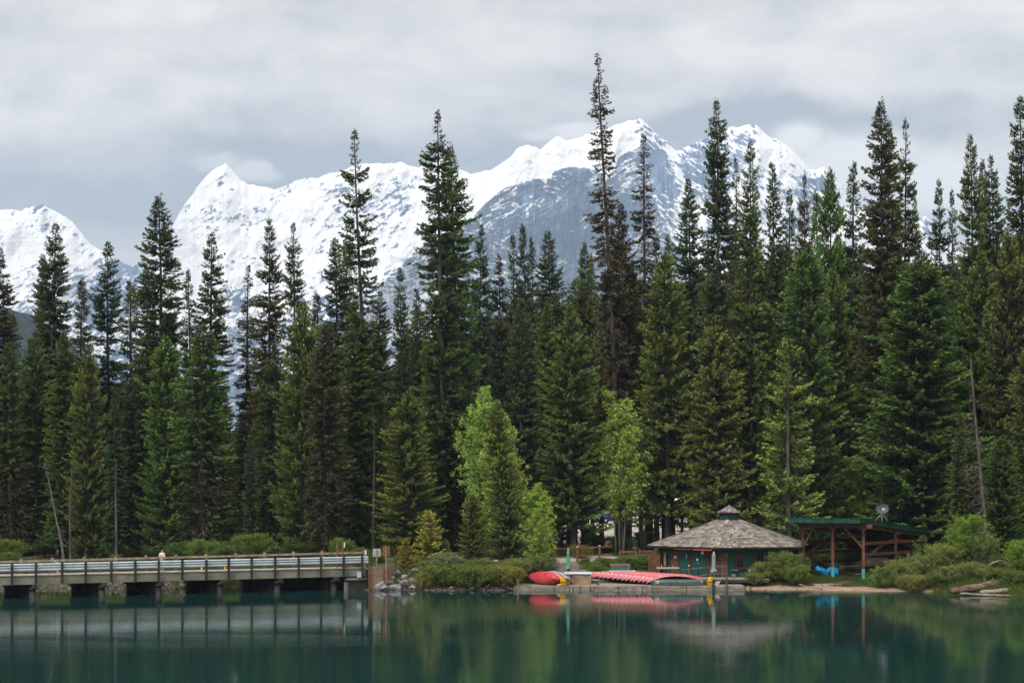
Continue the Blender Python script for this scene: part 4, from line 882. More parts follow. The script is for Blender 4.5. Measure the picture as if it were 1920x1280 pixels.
    V1, F1 = strips(np.stack([x0, y0, zt], 1), nrm(np.stack([np.cos(a), np.sin(a), rg.normal(-.3, .2, n)], 1)), rg.uniform(.3, 1.2, n), rg.uniform(0, .3, n), np.full(n, .03), rg)
    child('bare_twigs', np_mesh('bare_twigs', V1, F1, M['deadwood']), r)
build_trees(); build_shrubs()
# ---------------------------------------------------------------- grass and reeds nobody could count
def grass(name, label, n, pxr, dr, hgt, col, seed, wd=.03):
    rg = np.random.default_rng(seed); px = rg.uniform(*pxr, n); d = rg.uniform(*dr, n)
    x0 = (px-960)/F*129; y = shore(x0)+d; x = (px-960)/F*y; z = ground(x, y)
    pp = PX(x, y); keep = (fbm(x*.6, y*.6, 3, seed) > .36) & ~((pp > 985) & (pp < 1250) & (y > np.interp(pp, [990, 1035, 1110, 1160, 1235], [138.2, 137.8, 138.9, 142.6, 149.5])) & (y < np.interp(pp, [990, 1035, 1110, 1160, 1235], [142, 143.6, 147, 152, 166]))); x, y, z = x[keep], y[keep], z[keep]; n = len(x)
    P = np.stack([x, y, z], 1); D = nrm(np.stack([rg.normal(0, .3, n), rg.normal(0, .3, n), np.ones(n)], 1)); S = nrm(np.cross(D, rg.normal(0, 1, (n, 3))))
    V_, F_ = rhombi(P, D, hgt*rg.uniform(.5, 1.3, n), np.full(n, wd), S)
    A = np.repeat(np.stack([rg.random(n), (rg.random(n) < .15)*.5, rg.random(n), np.ones(n)], 1), 4, 0)
    o = bpy.data.objects.new(name, np_mesh(name, V_, F_, M['leaf'], False, A)); COL.objects.link(o); o.color = (*col, 1); tag(o, kind='stuff'); return o
grass('reeds', '', 9000, (415, 660), (-.2, 3.2), .95, (.16, .24, .05), 3, .035)
grass('shore_grass', '', 26000, (1405, 1700), (1.6, 9), .20, (.085, .12, .035), 4, .03)
grass('bank_grass', '', 22000, (740, 1000), (.4, 9), .30, (.09, .13, .035), 6, .035)
grass('meadow_grass', '', 30000, (1085, 1240), (4.5, 26), .40, (.11, .19, .03), 7, .05)
grass('edge_grass', '', 26000, (-30, 700), (.6, 9), .40, (.08, .12, .035), 8, .045)
grass('undergrowth', '', 26000, (1690, 1960), (.3, 9), .35, (.10, .15, .035), 9, .045)
grass('undergrowth', '', 16000, (1000, 1110), (9.5, 22), .45, (.10, .17, .035), 10, .05)

# forest running on along the shore outside the picture: one mass
def far_stand():
    lo = [spruce(6000+i, H=28, rmax=2.5, k=9, n_per=5, spacing=.62, gap=.1, base=.6, dens=3.2, bl=.95, bw=.34) for i in range(3)]
    rg = np.random.default_rng(9); Vs, As = [], []
    src = []
    for p in lo:
        n = len(p['crown'].vertices); v = np.empty(n*3, np.float32); p['crown'].vertices.foreach_get('co', v); a = np.empty(n*4, np.float32); p['crown'].attributes['mx'].data.foreach_get('color', a); src.append((v.reshape(-1, 3), a.reshape(-1, 4)))
    for k in range(110):
        side = -1 if k % 2 else 1; px = side*rg.uniform(1010, 2000)+960; x0 = (px-960)/F*130; y = float(shore(x0))+rg.uniform(9, 60); x = x0*rg.uniform(1.0, 1.1)+side*2
        if abs(x)/y*F < 985: continue
        v, a = src[k % 3]; th = rg.uniform(0, 6.28); sc = rg.uniform(.75, 1.3); c, s = cos(th), sin(th)
        q = np.stack([(v[:, 0]*c-v[:, 1]*s)*1.1, (v[:, 0]*s+v[:, 1]*c)*1.1, v[:, 2]*sc], 1)+np.array([x, y, float(ground(x, y))]); Vs.append(q); As.append(a)
    V_ = np.concatenate(Vs); o = bpy.data.objects.new('forest', np_mesh('forest', V_, np.arange(len(V_)).reshape(-1, 4), M['needle'], False, np.concatenate(As)))
    COL.objects.link(o); o.color = (.075, .105, .05, 1); tag(o, kind='stuff')
    for p in lo: bpy.data.meshes.remove(p['trunk'])
far_stand()
# ================================================================ BRIDGE
BX0, BY0, BDX, BDY = (65-960)/F*118, 118.0, .912, .410
def bs(px, w=0):
    """distance along the bridge edge (w metres back from it) that shows at px"""
    k = (px-960)/F; x0, y0 = BX0-BDY*w, BY0+BDX*w
    return (x0-k*y0)/(k*BDY-BDX)
SKEW = .16
M['pile_old'] = mat('old_pile', (.075, .07, .062), .9, .1, .4, 2)
def bp(s, w, z): return Vector((BX0+BDX*s-BDY*w, BY0+BDY*s+BDX*w, z))
rise = lambda s: .0032*s
def build_bridge():
    W = 6.3; s0, s1 = -9., bs(686)
    br = empty('bridge', bp(8, 0, 0), 'low road bridge of mossy concrete with galvanised guardrail on dark piers over the lake', 'bridge')
    m = MB(); m.beam(bp(s0, .16, 1.25+rise(s0)), bp(s1, .16, 1.25+rise(s1)), .32, .60); m.build('edge_girder', M['conc'], br)
    m = MB(); m.beam(bp(s0, .12, 1.575+rise(s0)), bp(s1, .12, 1.575+rise(s1)), .36, .06); m.build('edge_curb', M['conc_lt'], br)
    m = MB(); m.beam(bp(s0, W/2+.2, 1.28+rise(s0)), bp(s1+1, W/2+.2, 1.28+rise(s1)), W-.35, .22); m.build('deck', M['conc_lt'], br)
    m = MB()
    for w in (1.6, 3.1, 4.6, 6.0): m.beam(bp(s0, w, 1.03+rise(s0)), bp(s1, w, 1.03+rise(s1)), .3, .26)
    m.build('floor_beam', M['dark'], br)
    # corrugated guardrail: a folded sheet
    prof = [(0, 0), (.045, .05), (.045, .11), (0, .17), (0, .19), (.045, .25), (.045, .30), (0, .35), (0, .37), (.045, .42), (.045, .47), (0, .53)]
    m = MB(); n = len(prof); vs = []
    e0, e1 = s0, bs(690)
    for s in (e0, e1):
        for o_, z in prof: vs.append(bp(s, -.04-o_, 1.86+rise(s)*1.6+z))
        for o_, z in reversed(prof): vs.append(bp(s, -.025-o_, 1.86+rise(s)*1.6+z))
    N2 = 2*n; m.add(vs, [(i, (i+1) % N2, N2+(i+1) % N2, N2+i) for i in range(N2)]); m.build('guardrail', M['steel'], br)
    for px in (-68, -22, 22, 67, 116, 160, 208, 253, 297, 341, 386, 428, 471, 515, 559, 601, 643.5, 678):
        s = bs(px); m = MB(); a = bp(s, -.15, .98+rise(s)); m.beam(a, bp(s, -.15, 2.40+rise(s)*1.5), .055, .17, up=(BDX, BDY, 0)); m.beam(bp(s, -.22, .98+rise(s)), bp(s, -.22, 2.40+rise(s)*1.5), .03, .19, up=(-BDY, BDX, 0)); m.build('guardrail_post', M['steel_dk'], br)
    for px in (20, 92, 188, 300, 412, 517):                      # small bolts of rust on the inside posts
        s = bs(px, W-.6); m = MB(); m.beam(bp(s, W-.6, 1.38+rise(s)), bp(s, W-.6, 1.80+rise(s)), .07, .12); m.build('inner_rail_post', M['rust'], br)
    # far timber railing
    rl = lambda s: 2.30+.0105*s
    m = MB(); m.beam(bp(s0, W, rl(s0)), bp(bs(685, W), W, rl(s1)), .10, .15); rail = m.build('timber_rail', M['timber'], br)
    m = MB(); m.beam(bp(s0, W, 1.50+rise(s0)), bp(bs(685, W), W, 1.50+rise(s1)), .05, .06)
    s = s0
    while s < bs(684, W): m.beam(bp(s, W, 1.42+rise(s)), bp(s, W, rl(s)-.05), .022, .022); s += .14
    m.build('balusters', M['steel_dk'], br)
    for px in (-20, 39.6, 98.3, 158, 216.7, 274, 330, 386.5, 442, 496, 550, 604, 683):
        s = bs(px, W+.1); m = MB(); m.beam(bp(s, W+.1, 1.2+rise(s)), bp(s, W+.1, rl(s)+.20), .19, .19); m.build('timber_rail_post', M['timber'], br)
        m = MB(); m.beam(bp(s, W+.1, rl(s)+.20), bp(s, W+.1, rl(s)+.235), .22, .22); m.build('post_cap', M['steel_dk'], br)
    bq = bp
    for px in (-64, 65, 195, 302, 417, 525, 631):
        s = bs(px); bp_ = lambda a, w, z: bq(a-SKEW*w, w, z); p = empty('pier', bp(s, 3, 0)-br.location); p.parent = br; p.location = bp(s, 3, 0)-br.location
        for dz, w0, w1, hh, mm in ((.82+rise(s), -.12, 6.5, .26, 'timber_dk'), (.58+rise(s), .5, 6.6, .20, 'timber_dk')):
            m = MB(); m.beam(bp_(s, w0, dz), bp_(s, w1, dz), .34 if dz > .7 else .5, hh); m.build('pier_cap', M[mm], p)
        for k, w_ in enumerate((.5, 1.3, 2.2, 3.1, 4.2, 5.2, 6.2)):
            m = MB(); m.tube([bp_(s+.02*k, w_, -2.6), bp_(s, w_, .5)], .24, 10)
            m.build('pile', M['pile_old'] if (k == 0 and px in (65, 195)) else M['timber_dk'], p)
        m = MB(); m.beam(bp_(s-.3, 1.0, -.3), bp_(s-.3, 5.5, .45), .08, .2, up=(BDX, BDY, 0)); m.build('cross_brace', M['timber_dk'], p)
        m = MB(); m.beam(bp_(s, .0, .66+rise(s)), bp_(s, .34, .66+rise(s)), .62, .10); m.build('bearing_block', M['pile_old'], p)
    ab = empty('abutment', bp(s1, 3, 0)-br.location); ab.parent = br; ab.location = bp(s1, 3, 0)-br.location
    m = MB()
    for z in (-.3, 0.0, .3, .6): m.beam(bp(bs(648), .2, z), bp(s1+.1, .2, z), .3, .29)
    m.build('crib_timber', M['timber_dk'], ab)
    m = MB(); m.beam(bp(bs(648), .1, .83), bp(s1, .1, .83), .5, .16); m.build('sill_beam', M['conc'], ab)
    m = MB(); m.beam(bp(s1+.1, .0, .55), bp(s1+.1, W+.3, .55), .3, 2.0); m.build('back_wall', M['timber_dk'], ab)
    for px in (645,):
        m = MB(); s = bs(px); m.tube([bp(s, -.45, -2), bp(s, -.45, .62)], .15, 10); m.build('fender_pile', M['bark_pale'], br)
    m = MB(); s = bs(671); m.box(bp(s, -.3, 1.17), (.32, .12, .44)); m.build('utility_box', M['steel'], br)
    return br
build_bridge()
def post_thing(name, px, y0, y1, Y, w, mt, label, cat, group=None, cap=None):
    a = at(px, y1, Y); b = at(px, y0, Y); r = empty(name, a, label, cat, group)
    m = MB(); m.beam(a, b, w, w); m.build('post', M[mt], r)
    if cap: m = MB(); m.beam(b+Vector((cap[1], 0, -.36)), b+Vector((cap[1], 0, .02)), cap[2], .03); m.build('reflector', M[cap[0]], r)
    return r
post_thing('marker_post', 632.5, 1018, 1064, 131.5, .13, 'rust', 'rusty square post at the bridge end, without a reflector', 'marker post')
post_thing('marker_post', 643, 1017, 1064, 131.8, .10, 'rust', 'rusty post with a white strip beside it at the bridge end', 'marker post', None, ('white', .11, .09))
post_thing('marker_post', 684, 1031, 1062, 131.0, .05, 'timber', 'slim post with a white plate at the very end of the bridge rail', 'marker post', None, ('white', .07, .09))
post_thing('delineator', 378, 1061, 1073, 128.5, .10, 'yellow', 'yellow delineator on the bridge, nearer the walker in the pale top', 'road marker')
post_thing('delineator', 422, 1060, 1071, 129.0, .10, 'yellow', 'yellow delineator on the bridge, nearer the bridge end', 'road marker')
# retaining wall and sign boards
def retaining():
    pts = [(693, 127.5), (722, 127.9), (761, 131.2)]
    r = empty('retaining_wall', at(722, 1106, 127.9), 'retaining wall of brown planks between rusty steel posts next to the boulders', 'retaining wall')
    tops = [1.80, 1.82, 2.02]
    for i in range(2):
        a = at(pts[i][0], 1106, pts[i][1]); b = at(pts[i+1][0], 1106, pts[i+1][1]); m = MB(); k = 0; z = -.2
        while z < tops[i]-.1:
            m.beam((a.x, a.y, z+.12), (b.x, b.y, z+.12+(tops[i+1]-tops[i])*.0), .12-.012*(k % 2), .235); z += .245; k += 1
        m.build('plank_panel', M['timber_wall'], r)
    for (px, Y), t_, w_ in zip(pts, (1.82, 1.86, 2.12), (.17, .25, .18)):
        a = at(px, 1106, Y-.12); m = MB(); m.beam((a.x, a.y, -.5), (a.x, a.y, t_), w_, .16); m.build('steel_post', M['rust'], r)
retaining()
def sign(px, y0, y1, yb, Y, w, mt, lab, split=False):
    a = at(px, yb, Y); t_ = at(px, y0, Y); b_ = at(px, y1, Y); r = empty('sign', a, lab, 'sign')
    m = MB(); h = t_.z-b_.z; c = (t_+b_)/2
    if split:
        for sx_ in (-1, 1): m.box(c+Vector((sx_*w*.26, .05, 0)), (w*.47, .03, h))
        m.box(c+Vector((0, .05, h*.05)), (w*.1, .025, h*.8))
    else: m.box(c+Vector((0, .05, 0)), (w, .025, h))
    m.build('board', M[mt], r); m = MB(); m.beam(a, (a.x, a.y, t_.z+(.02 if split else -.04)), .085, .085); m.build('post', M['timber'], r)
sign(706.5, 1028, 1043, 1075, 128.6, .60, 'sign', 'plain grey square sign board seen from behind on a pale post')
sign(724, 1024, 1042, 1092, 127.6, .56, 'fence', 'reddish brown two part sign board seen from behind on a pale post', True)
# boulders
def boulder(px, py, w, h, Y, lab, seed, mt='rock', grp='boulders beside the plank wall'):
    rg = np.random.default_rng(seed)
    bm_ = bpy.data.meshes.new('boulder'); import bmesh
    b = bmesh.new(); bmesh.ops.create_icosphere(b, subdivisions=3, radius=1)
    P = np.array([v.co[:] for v in b.verts]); pl = nrm(rg.normal(0, 1, (16, 3))); dd = rg.uniform(.55, .9, 16)
    for n_, d_ in zip(pl, dd):
        e = P@n_-d_; P = P-np.outer(np.clip(e, 0, None), n_)
    P += (vnoise(P[:, 0]*3+seed, P[:, 1]*3+P[:, 2]*2, seed)[:, None]-.5)*.14
    sc = Vector((w/F*Y/2*1.15, w/F*Y/2*rg.uniform(.8, 1.1), h/F*Y/2*1.2))
    for v, p in zip(b.verts, P): v.co = (p[0]*sc.x, p[1]*sc.y, p[2]*sc.z)
    b.to_mesh(bm_); b.free(); bm_.materials.append(M[mt])
    o = bpy.data.objects.new('boulder', bm_); COL.objects.link(o); o.location = at(px, py, Y); o.rotation_euler.z = rg.uniform(0, 6)
    return tag(o, lab, 'boulder', grp)
for i, (px, py, w_, h_, Y, lab) in enumerate([
    (714, 1098, 24, 19, 127.7, 'large grey boulder at the waterline against the plank wall'),
    (742, 1101, 28, 13, 127.6, 'wide flat grey boulder at the waterline beside the large one'),
    (729, 1092, 20, 12, 128.4, 'brownish boulder between the large one and the plank wall post'),
    (733, 1083, 20, 8, 129.0, 'low flat dark boulder lying in the middle of the pile'),
    (746, 1075, 12, 15, 129.6, 'upright pointed boulder at the top of the pile'),
    (757, 1082, 20, 12, 129.3, 'grey boulder in the middle of the pile beside the upright one'),
    (759, 1093, 18, 16, 128.4, 'smooth boulder half hidden by the low brownish bush'),
    (756, 1072, 12, 8, 130.2, 'small dark boulder behind the upright one'),
    (768, 1077, 12, 9, 129.8, 'small boulder at the edge of the pile by the bushes'),
    (777, 1070, 15, 12, 130.2, 'pale boulder highest at the bush side of the pile'),
    (785, 1080, 12, 10, 129.6, 'small pale boulder among the bush twigs'),
    (722, 1101, 16, 10, 127.35, 'pale boulder half in the water right in front of the plank wall post'),
    (792, 1074, 16, 13, 129.9, 'rounded grey boulder at the bush end of the pile'),
    (772, 1088, 18, 13, 128.8, 'broad grey boulder below the small pale one at the bushes'),
    (775, 1100, 16, 10, 127.8, 'low wet boulder at the waterline at the bush end of the pile'),
    (848, 1102, 11, 7, 127.3, 'small stone alone at the waterline under the overhanging bushes'),
    (885, 1103, 9, 5, 127.2, 'tiny stone at the waterline under the aspen bushes')]): boulder(px, py, w_, h_, Y, lab, 50+i)
# stones of the far creek bank seen under the bridge: one scatter
def pebbles(name, n, pxr, dr, sz, mt, seed):
    rg = np.random.default_rng(seed); V = []; Fc = []
    u_ = np.array([(1, 0, 0), (-1, 0, 0), (0, 1, 0), (0, -1, 0), (0, 0, 1), (0, 0, -1)], float); ff = [(0, 2, 4), (2, 1, 4), (1, 3, 4), (3, 0, 4), (2, 0, 5), (1, 2, 5), (3, 1, 5), (0, 3, 5)]
    for i in range(n):
        px = rg.uniform(*pxr); x0 = (px-960)/F*129; y = float(shore(x0))+rg.uniform(*dr); x = (px-960)/F*y; s = rg.uniform(.4, 1.3)*sz
        Rm = np.array(Matrix.Rotation(rg.uniform(0, 6), 3, Vector(rg.normal(0, 1, 3)))); p = (u_*np.array([1.3, 1, .6])*rg.uniform(.7, 1.3, (6, 1)))@Rm.T*s+np.array([x, y, float(ground(x, y))+s*.15])
        V.append(p); Fc += [tuple(k+i*6 for k in f) for f in ff]
    o = bpy.data.objects.new(name, np_mesh(name, np.concatenate(V), np.array(Fc), M[mt])); COL.objects.link(o); tag(o, kind='stuff')
pebbles('bank_stones', 900, (40, 420), (-.4, 2.6), .16, 'stone_small', 3)
pebbles('shore_pebbles', 500, (750, 980), (-.3, .8), .09, 'stone_small', 4)
pebbles('beach_pebbles', 500, (1400, 1790), (-.2, 1.2), .05, 'stone_small', 5)
pebbles('shore_debris', 420, (1770, 1940), (-.5, 1.2), .10, 'drift', 6)
pebbles('roadside_stones', 500, (1085, 1215), (40, 47), .22, 'stone_small', 7)
# ================================================================ FENCES
def rail_fence(name, top, low, posts, label, mt='fence', caps=False, w=.10, h=.13):
    a = at(posts[0][0], posts[0][2], posts[0][3])
    r = empty(name, a, label, 'fence')
    for p, q in (top, low):
        m = MB(); m.beam(at(*p), at(*q), w*.6, h); m.build('rail', M[mt], r)
    for px, y0, y1, Y in posts:
        m = MB(); m.beam(at(px, y1, Y), at(px, y0, Y), w*1.7, w*1.7); m.build('post', M[mt], r)
        if caps: m = MB(); m.beam(at(px, y0, Y), at(px, y0-1.2, Y), w*1.9, w*1.9); m.build('post_cap', M['white'], r)
    return r
rail_fence('rail_fence', ((813, 1038, 138.3), (922, 1034, 138.3)), ((813, 1053, 138.3), (937, 1047, 138.3)), [(829, 1035, 1062, 138.2), (890, 1032, 1060, 138.2), (936, 1030, 1058, 138.2)], 'brown two rail fence above the bushes behind the short yellowish spruce')
rail_fence('rail_fence', ((1030, 1029, 138.2), (1147, 1024, 140.5)), ((1030, 1045, 138.2), (1147, 1038, 140.5)), [(1040, 1027, 1054, 138.15), (1082.5, 1025, 1053, 138.6), (1124, 1023, 1050, 139.9)], 'orange brown two rail fence with white post caps behind the green umbrella', caps=True)
def picket(x0, x1, yt, yb, Y, lab):
    a, b = at(x0, yt, Y), at(x1, yt, Y); c, d = at(x0, yb, Y), at(x1, yb, Y); r = empty('picket_fence', (a.x, Y, float(ground(a.x, Y))), lab, 'fence')
    m = MB(); m.beam(a, b, .06, .15); m.build('rail', M['fence'], r); m = MB(); n = int((b.x-a.x)/.11)
    for i in range(n+1):
        x = a.x+(b.x-a.x)*i/n; m.beam((x, Y+.05, c.z), (x, Y+.05, a.z), .04, .03)
    m.build('pickets', M['fence'], r)
    for x in (a.x, b.x): m = MB(); m.beam((x, Y-.02, c.z-.15), (x, Y-.02, a.z+.16), .12, .12); m.build('post', M['fence'], r)
picket(1162, 1192, 1034, 1047, 141, 'brown picket fence panel with a thick rail beside the path')
picket(1199, 1228, 1033, 1047, 141.6, 'darker brown picket fence panel running up to the boathouse eave')
# ================================================================ DOCKS
def dock(px0, px1, Y0, depth, ztop, lab, joints):
    a = at(px0, 1105, Y0).x; b = at(px1, 1105, Y0).x; r = empty('dock', ((a+b)/2, Y0, 0), lab, 'dock', 'timber docks')
    m = MB(); m.box(((a+b)/2, Y0+.03, ztop-.075), (b-a, .06, .15)); m.box(((a+b)/2, Y0+.045, ztop-.30), (b-a, .06, .27)); m.build('fascia_board', M['dock'], r)
    m = MB(); n = int(depth/.16)
    for k in range(n): m.box(((a+b)/2, Y0+.14+k*.16, ztop+.008-.003*(k % 2)), (b-a-.01*(k % 3), .15, .035))
    m.build('deck_boards', M['dock'], r)
    m = MB()
    for j in joints: m.box((at(j, 1100, Y0).x, Y0-.008, ztop-.2), (.05, .03, .42))
    m.build('joint_strap', M['steel_dk'], r)
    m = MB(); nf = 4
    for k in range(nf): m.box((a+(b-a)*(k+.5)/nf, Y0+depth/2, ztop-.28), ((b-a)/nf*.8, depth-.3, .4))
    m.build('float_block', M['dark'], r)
    for s in (-1, 1):
        m = MB(); m.box(((a+b)/2+s*(b-a)/2, Y0+depth/2, ztop-.12), (.06, depth, .24)); m.build('side_board', M['dock'], r)
dock(963, 1106, 127.35, 4.2, .285, 'shorter timber dock with the tilted red boat on it', (1039, 1068, 1075, 1088))
dock(1109, 1397, 127.0, 7.0, .315, 'long timber dock carrying the row of overturned canoes', (1113, 1160, 1204, 1224, 1229, 1287, 1336))
post_thing('mooring_pile', 1338, 1086, 1112, 126.9, .17, 'timber_dk', 'dark square pile at the corner of the long dock below the pale umbrella', 'mooring pile')
post_thing('mooring_pile', 1362.5, 1060, 1112, 126.95, .13, 'bark_pale', 'grey square post rising from the end of the long dock to hand rail height', 'mooring pile')
for px, y0, y1, lab in ((971, 1086, 1102, 'thin stake with an orange top at the end of the shorter dock'), (1230, 1091, 1108, 'thin stake with an orange tip in front of the green canoe number')):
    a = at(px, y1, 126.85); b = at(px, y0, 126.85); r = empty('marker_stake', a, lab, 'stake')
    m = MB(); m.tube([a-Vector((0, 0, .8)), b-Vector((0, 0, .2))], .03, 6); m.build('stake', M['timber'], r)
    m = MB(); m.tube([b-Vector((0, 0, .2)), b], .042, 6); m.build('orange_tip', M['orange'], r)
# ================================================================ CANOES
def hull_mesh(name, L, B, D, mt, blunt=.9, seg=30, ring=14, rise_=.16, scale=1.0, off=0):
    """overturned open hull: keel up (+z), gunwales arching down to the ends"""
    m = MB(); vs = []
    for i in range(seg+1):
        s = -1+2*i/seg; q = abs(s); b = B/2*(1-q**2.3)**.85*scale+.012*scale; gz = rise_*(1-q**2.2)
        k = 1-(max(0, q-blunt)/(1-blunt))**2.2 if q > blunt else 1
        kz = D*(.86+.14*q*q)*k*scale+rise_*(1-q**2.2)*.75+(.05 if q > .98 else 0)
        kz = max(kz, gz+.02)
        for j in range(ring+1):
            th_ = pi*j/ring; c_, s_ = cos(th_), sin(th_)
            yy = b*(1 if c_ > 0 else -1)*abs(c_)**.62; zz = gz+(kz-gz)*abs(s_)**.72
            vs.append((s*L/2*(1-.02*(1-abs(s_))*(q > .95)), yy, zz-off))
    n = ring+1; fs = [(i*n+j, i*n+j+1, (i+1)*n+j+1, (i+1)*n+j) for i in range(seg) for j in range(ring)]
    m.add(vs, fs, True); return m
def canoe_obj(name, loc, rz, roll, L, B, D, mt, lab, group, pitch=0., rise_=.16, nums=None, blunt=.9):
    r = empty(name, loc, lab, 'canoe', group); Rm = Matrix.Rotation(rz, 4, 'Z') @ Matrix.Rotation(pitch, 4, 'Y') @ Matrix.Rotation(roll, 4, 'X')
    parts = []
    o = hull_mesh('hull', L, B, D, None, blunt, rise_=rise_).build('hull', M[mt], r, local=True); parts.append(o)
    o = hull_mesh('inside', L*.99, B*.96, D*.95, None, blunt, rise_=rise_, off=.008).build('inside', M['dark'], r, local=True); parts.append(o)  # near-black inner shell: the shadow inside the hull is painted as its colour
    for sd_ in (-1, 1):
        m = MB(); pts = []
        for i in range(25):
            s = -1+2*i/24; q = abs(s); pts.append((s*L/2, sd_*(B/2*(1-q**2.3)**.85+.012), rise_*(1-q**2.2)))
        m.tube(pts, .016, 6); parts.append(m.build('gunwale', M['brown_dk'] if mt in ('red_faded',) else M[mt], r, local=True))
    if nums:
        for txt, x_, z_, sz, flip in nums:
            fc = bpy.data.curves.new('number', 'FONT'); fc.body = txt; fc.size = sz; fc.align_x = 'CENTER'; fc.align_y = 'CENTER'; fc.extrude = .004; fc.offset = .006
            fc.materials.append(M['white']); t0_ = bpy.data.objects.new('number', fc); COL.objects.link(t0_); bpy.context.view_layer.update(); nm_ = bpy.data.meshes.new_from_object(t0_); bpy.data.objects.remove(t0_); nm_.materials.clear(); nm_.materials.append(M['white']); fo = bpy.data.objects.new('number', nm_); COL.objects.link(fo); fo.parent = r
            q = abs(x_/(L/2)); yb = -(B/2*(1-q**2.3)**.85+.012)
            fo.matrix_local = Rm @ Matrix.Translation((x_, yb-.012, z_)) @ Matrix.Rotation(math.atan2(-x_*.0, 1)+flip[1], 4, 'Z') @ Matrix.Rotation(pi/2, 4, 'X') @ Matrix.Rotation(flip[0], 4, 'Z')
    for p in parts: p.matrix_local = Rm
    return r
DZ = .335
# green canoe at the front
c0 = at(1272.5, 1100, 127.75)
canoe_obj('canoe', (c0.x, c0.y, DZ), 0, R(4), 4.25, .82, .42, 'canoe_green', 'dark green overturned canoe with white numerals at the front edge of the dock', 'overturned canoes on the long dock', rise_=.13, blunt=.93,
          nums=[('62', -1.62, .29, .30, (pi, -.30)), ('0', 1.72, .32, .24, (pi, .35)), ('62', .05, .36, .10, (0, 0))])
tips = [1211.7, 1204, 1196, 1187, 1180.6, 1172, 1164, 1156, 1147, 1138, 1129.8, 1121.7, 1112, 1106]
words_ = ['first red canoe behind the green one', 'second red canoe from the green one', 'third red canoe from the green one', 'fourth red canoe from the green one', 'fifth red canoe from the green one', 'sixth red canoe from the green one', 'seventh red canoe from the green one',
          'seventh red canoe counted from the plywood counter', 'sixth red canoe counted from the plywood counter', 'fifth red canoe counted from the plywood counter', 'fourth red canoe counted from the plywood counter', 'third red canoe counted from the plywood counter', 'second red canoe counted from the plywood counter', 'red canoe lying closest to the plywood counter']
rgc = random.Random(4); marks = ['2', '1', '8', '1', '0', '7', '0', '4', '1', '6', '1', '2', '0', '3']
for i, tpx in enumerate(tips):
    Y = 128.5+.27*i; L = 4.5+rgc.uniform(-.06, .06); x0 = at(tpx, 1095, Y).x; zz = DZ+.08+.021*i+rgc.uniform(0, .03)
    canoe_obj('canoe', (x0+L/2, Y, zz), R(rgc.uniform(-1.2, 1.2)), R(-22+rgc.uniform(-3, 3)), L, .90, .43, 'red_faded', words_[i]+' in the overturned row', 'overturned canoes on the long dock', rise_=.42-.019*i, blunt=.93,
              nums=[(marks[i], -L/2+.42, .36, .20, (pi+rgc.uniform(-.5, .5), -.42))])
m = MB(); a = at(1112, 1098, 128.2); m.beam((a.x+.4, 128.2, DZ+.06), (a.x+.4, 133.9, DZ+.06), .1, .1); r = empty('canoe_rack', (a.x, 128.2, DZ), 'low timber rack bars under the row of red canoes', 'rack'); m.build('bar', M['timber_dk'], r)
m = MB(); m.beam((a.x+5.2, 128.2, DZ+.06), (a.x+5.2, 133.9, DZ+.06), .1, .1); m.build('bar', M['timber_dk'], r)
# the boats on their side on the shorter dock
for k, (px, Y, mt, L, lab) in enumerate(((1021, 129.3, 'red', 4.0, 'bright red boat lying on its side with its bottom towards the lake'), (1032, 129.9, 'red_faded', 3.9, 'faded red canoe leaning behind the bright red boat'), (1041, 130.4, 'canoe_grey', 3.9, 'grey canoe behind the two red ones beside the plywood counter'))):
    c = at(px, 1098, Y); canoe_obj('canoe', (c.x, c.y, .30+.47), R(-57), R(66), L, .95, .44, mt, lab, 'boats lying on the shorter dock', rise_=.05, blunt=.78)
# ================================================================ ON THE DOCKS
def umbrella(px, ytip, ybot, ybase, Y, mt, lab, dark=False, w=1.0):
    tp = at(px, ytip, Y); bt = at(px, ybot, Y); bs_ = at(px, ybase, Y); H = tp.z-bt.z
    r = empty('patio_umbrella', bs_, lab, 'umbrella')
    m = MB(); m.tube([bs_, tp-Vector((0, 0, .05))], .022, 8); m.build('pole', M['steel'], r)
    m = MB(); vs = []; n = 20; prof = [(0, .045), (.06, .085), (.17, .125), (.22, .105), (.5, .115), (.72, .12), (.80, .105), (.90, .165), (1.0, .19)]
    for q, rr in prof:
        for k in range(n):
            a = 2*pi*k/n; rad = rr*w*(1+.20*sin(a*5)*(q > .15))*(1+(.12*sin(a*3+1)) * (q > .85))
            vs.append((tp.x+rad*cos(a), tp.y+rad*sin(a), tp.z-.05-(H-.05)*q-(.05*sin(a*2+.5) if q == 1 else 0)))
    m.add(vs, [(i*n+k, i*n+(k+1) % n, (i+1)*n+(k+1) % n, (i+1)*n+k) for i in range(len(prof)-1) for k in range(n)], True); m.build('folded_canopy', M[mt], r)
    m = MB(); m.lathe(tp-Vector((0, 0, .07)), [(.05, 0), (.04, .05), (0.005, .11)], 10); m.build('finial', M['white'], r)
    if dark: m = MB(); m.lathe(bt, [(.14, -.02), (.11, -.10), (.03, -.14)], 12); m.build('winch_hub', M['black'], r)
    m = MB(); m.lathe(bs_, [(.25, 0), (.25, .05), (.05, .09), (.04, .25)], 16); m.build('base', M['dark'], r)
umbrella(1065.3, 1029, 1066, 1099, 128.2, 'umb1', 'folded green umbrella standing by the plywood counter', True)
umbrella(1338.3, 1034, 1071.5, 1099.5, 127.4, 'umb2', 'folded pale green umbrella at the corner of the long dock beside the boathouse', False, 1.12)
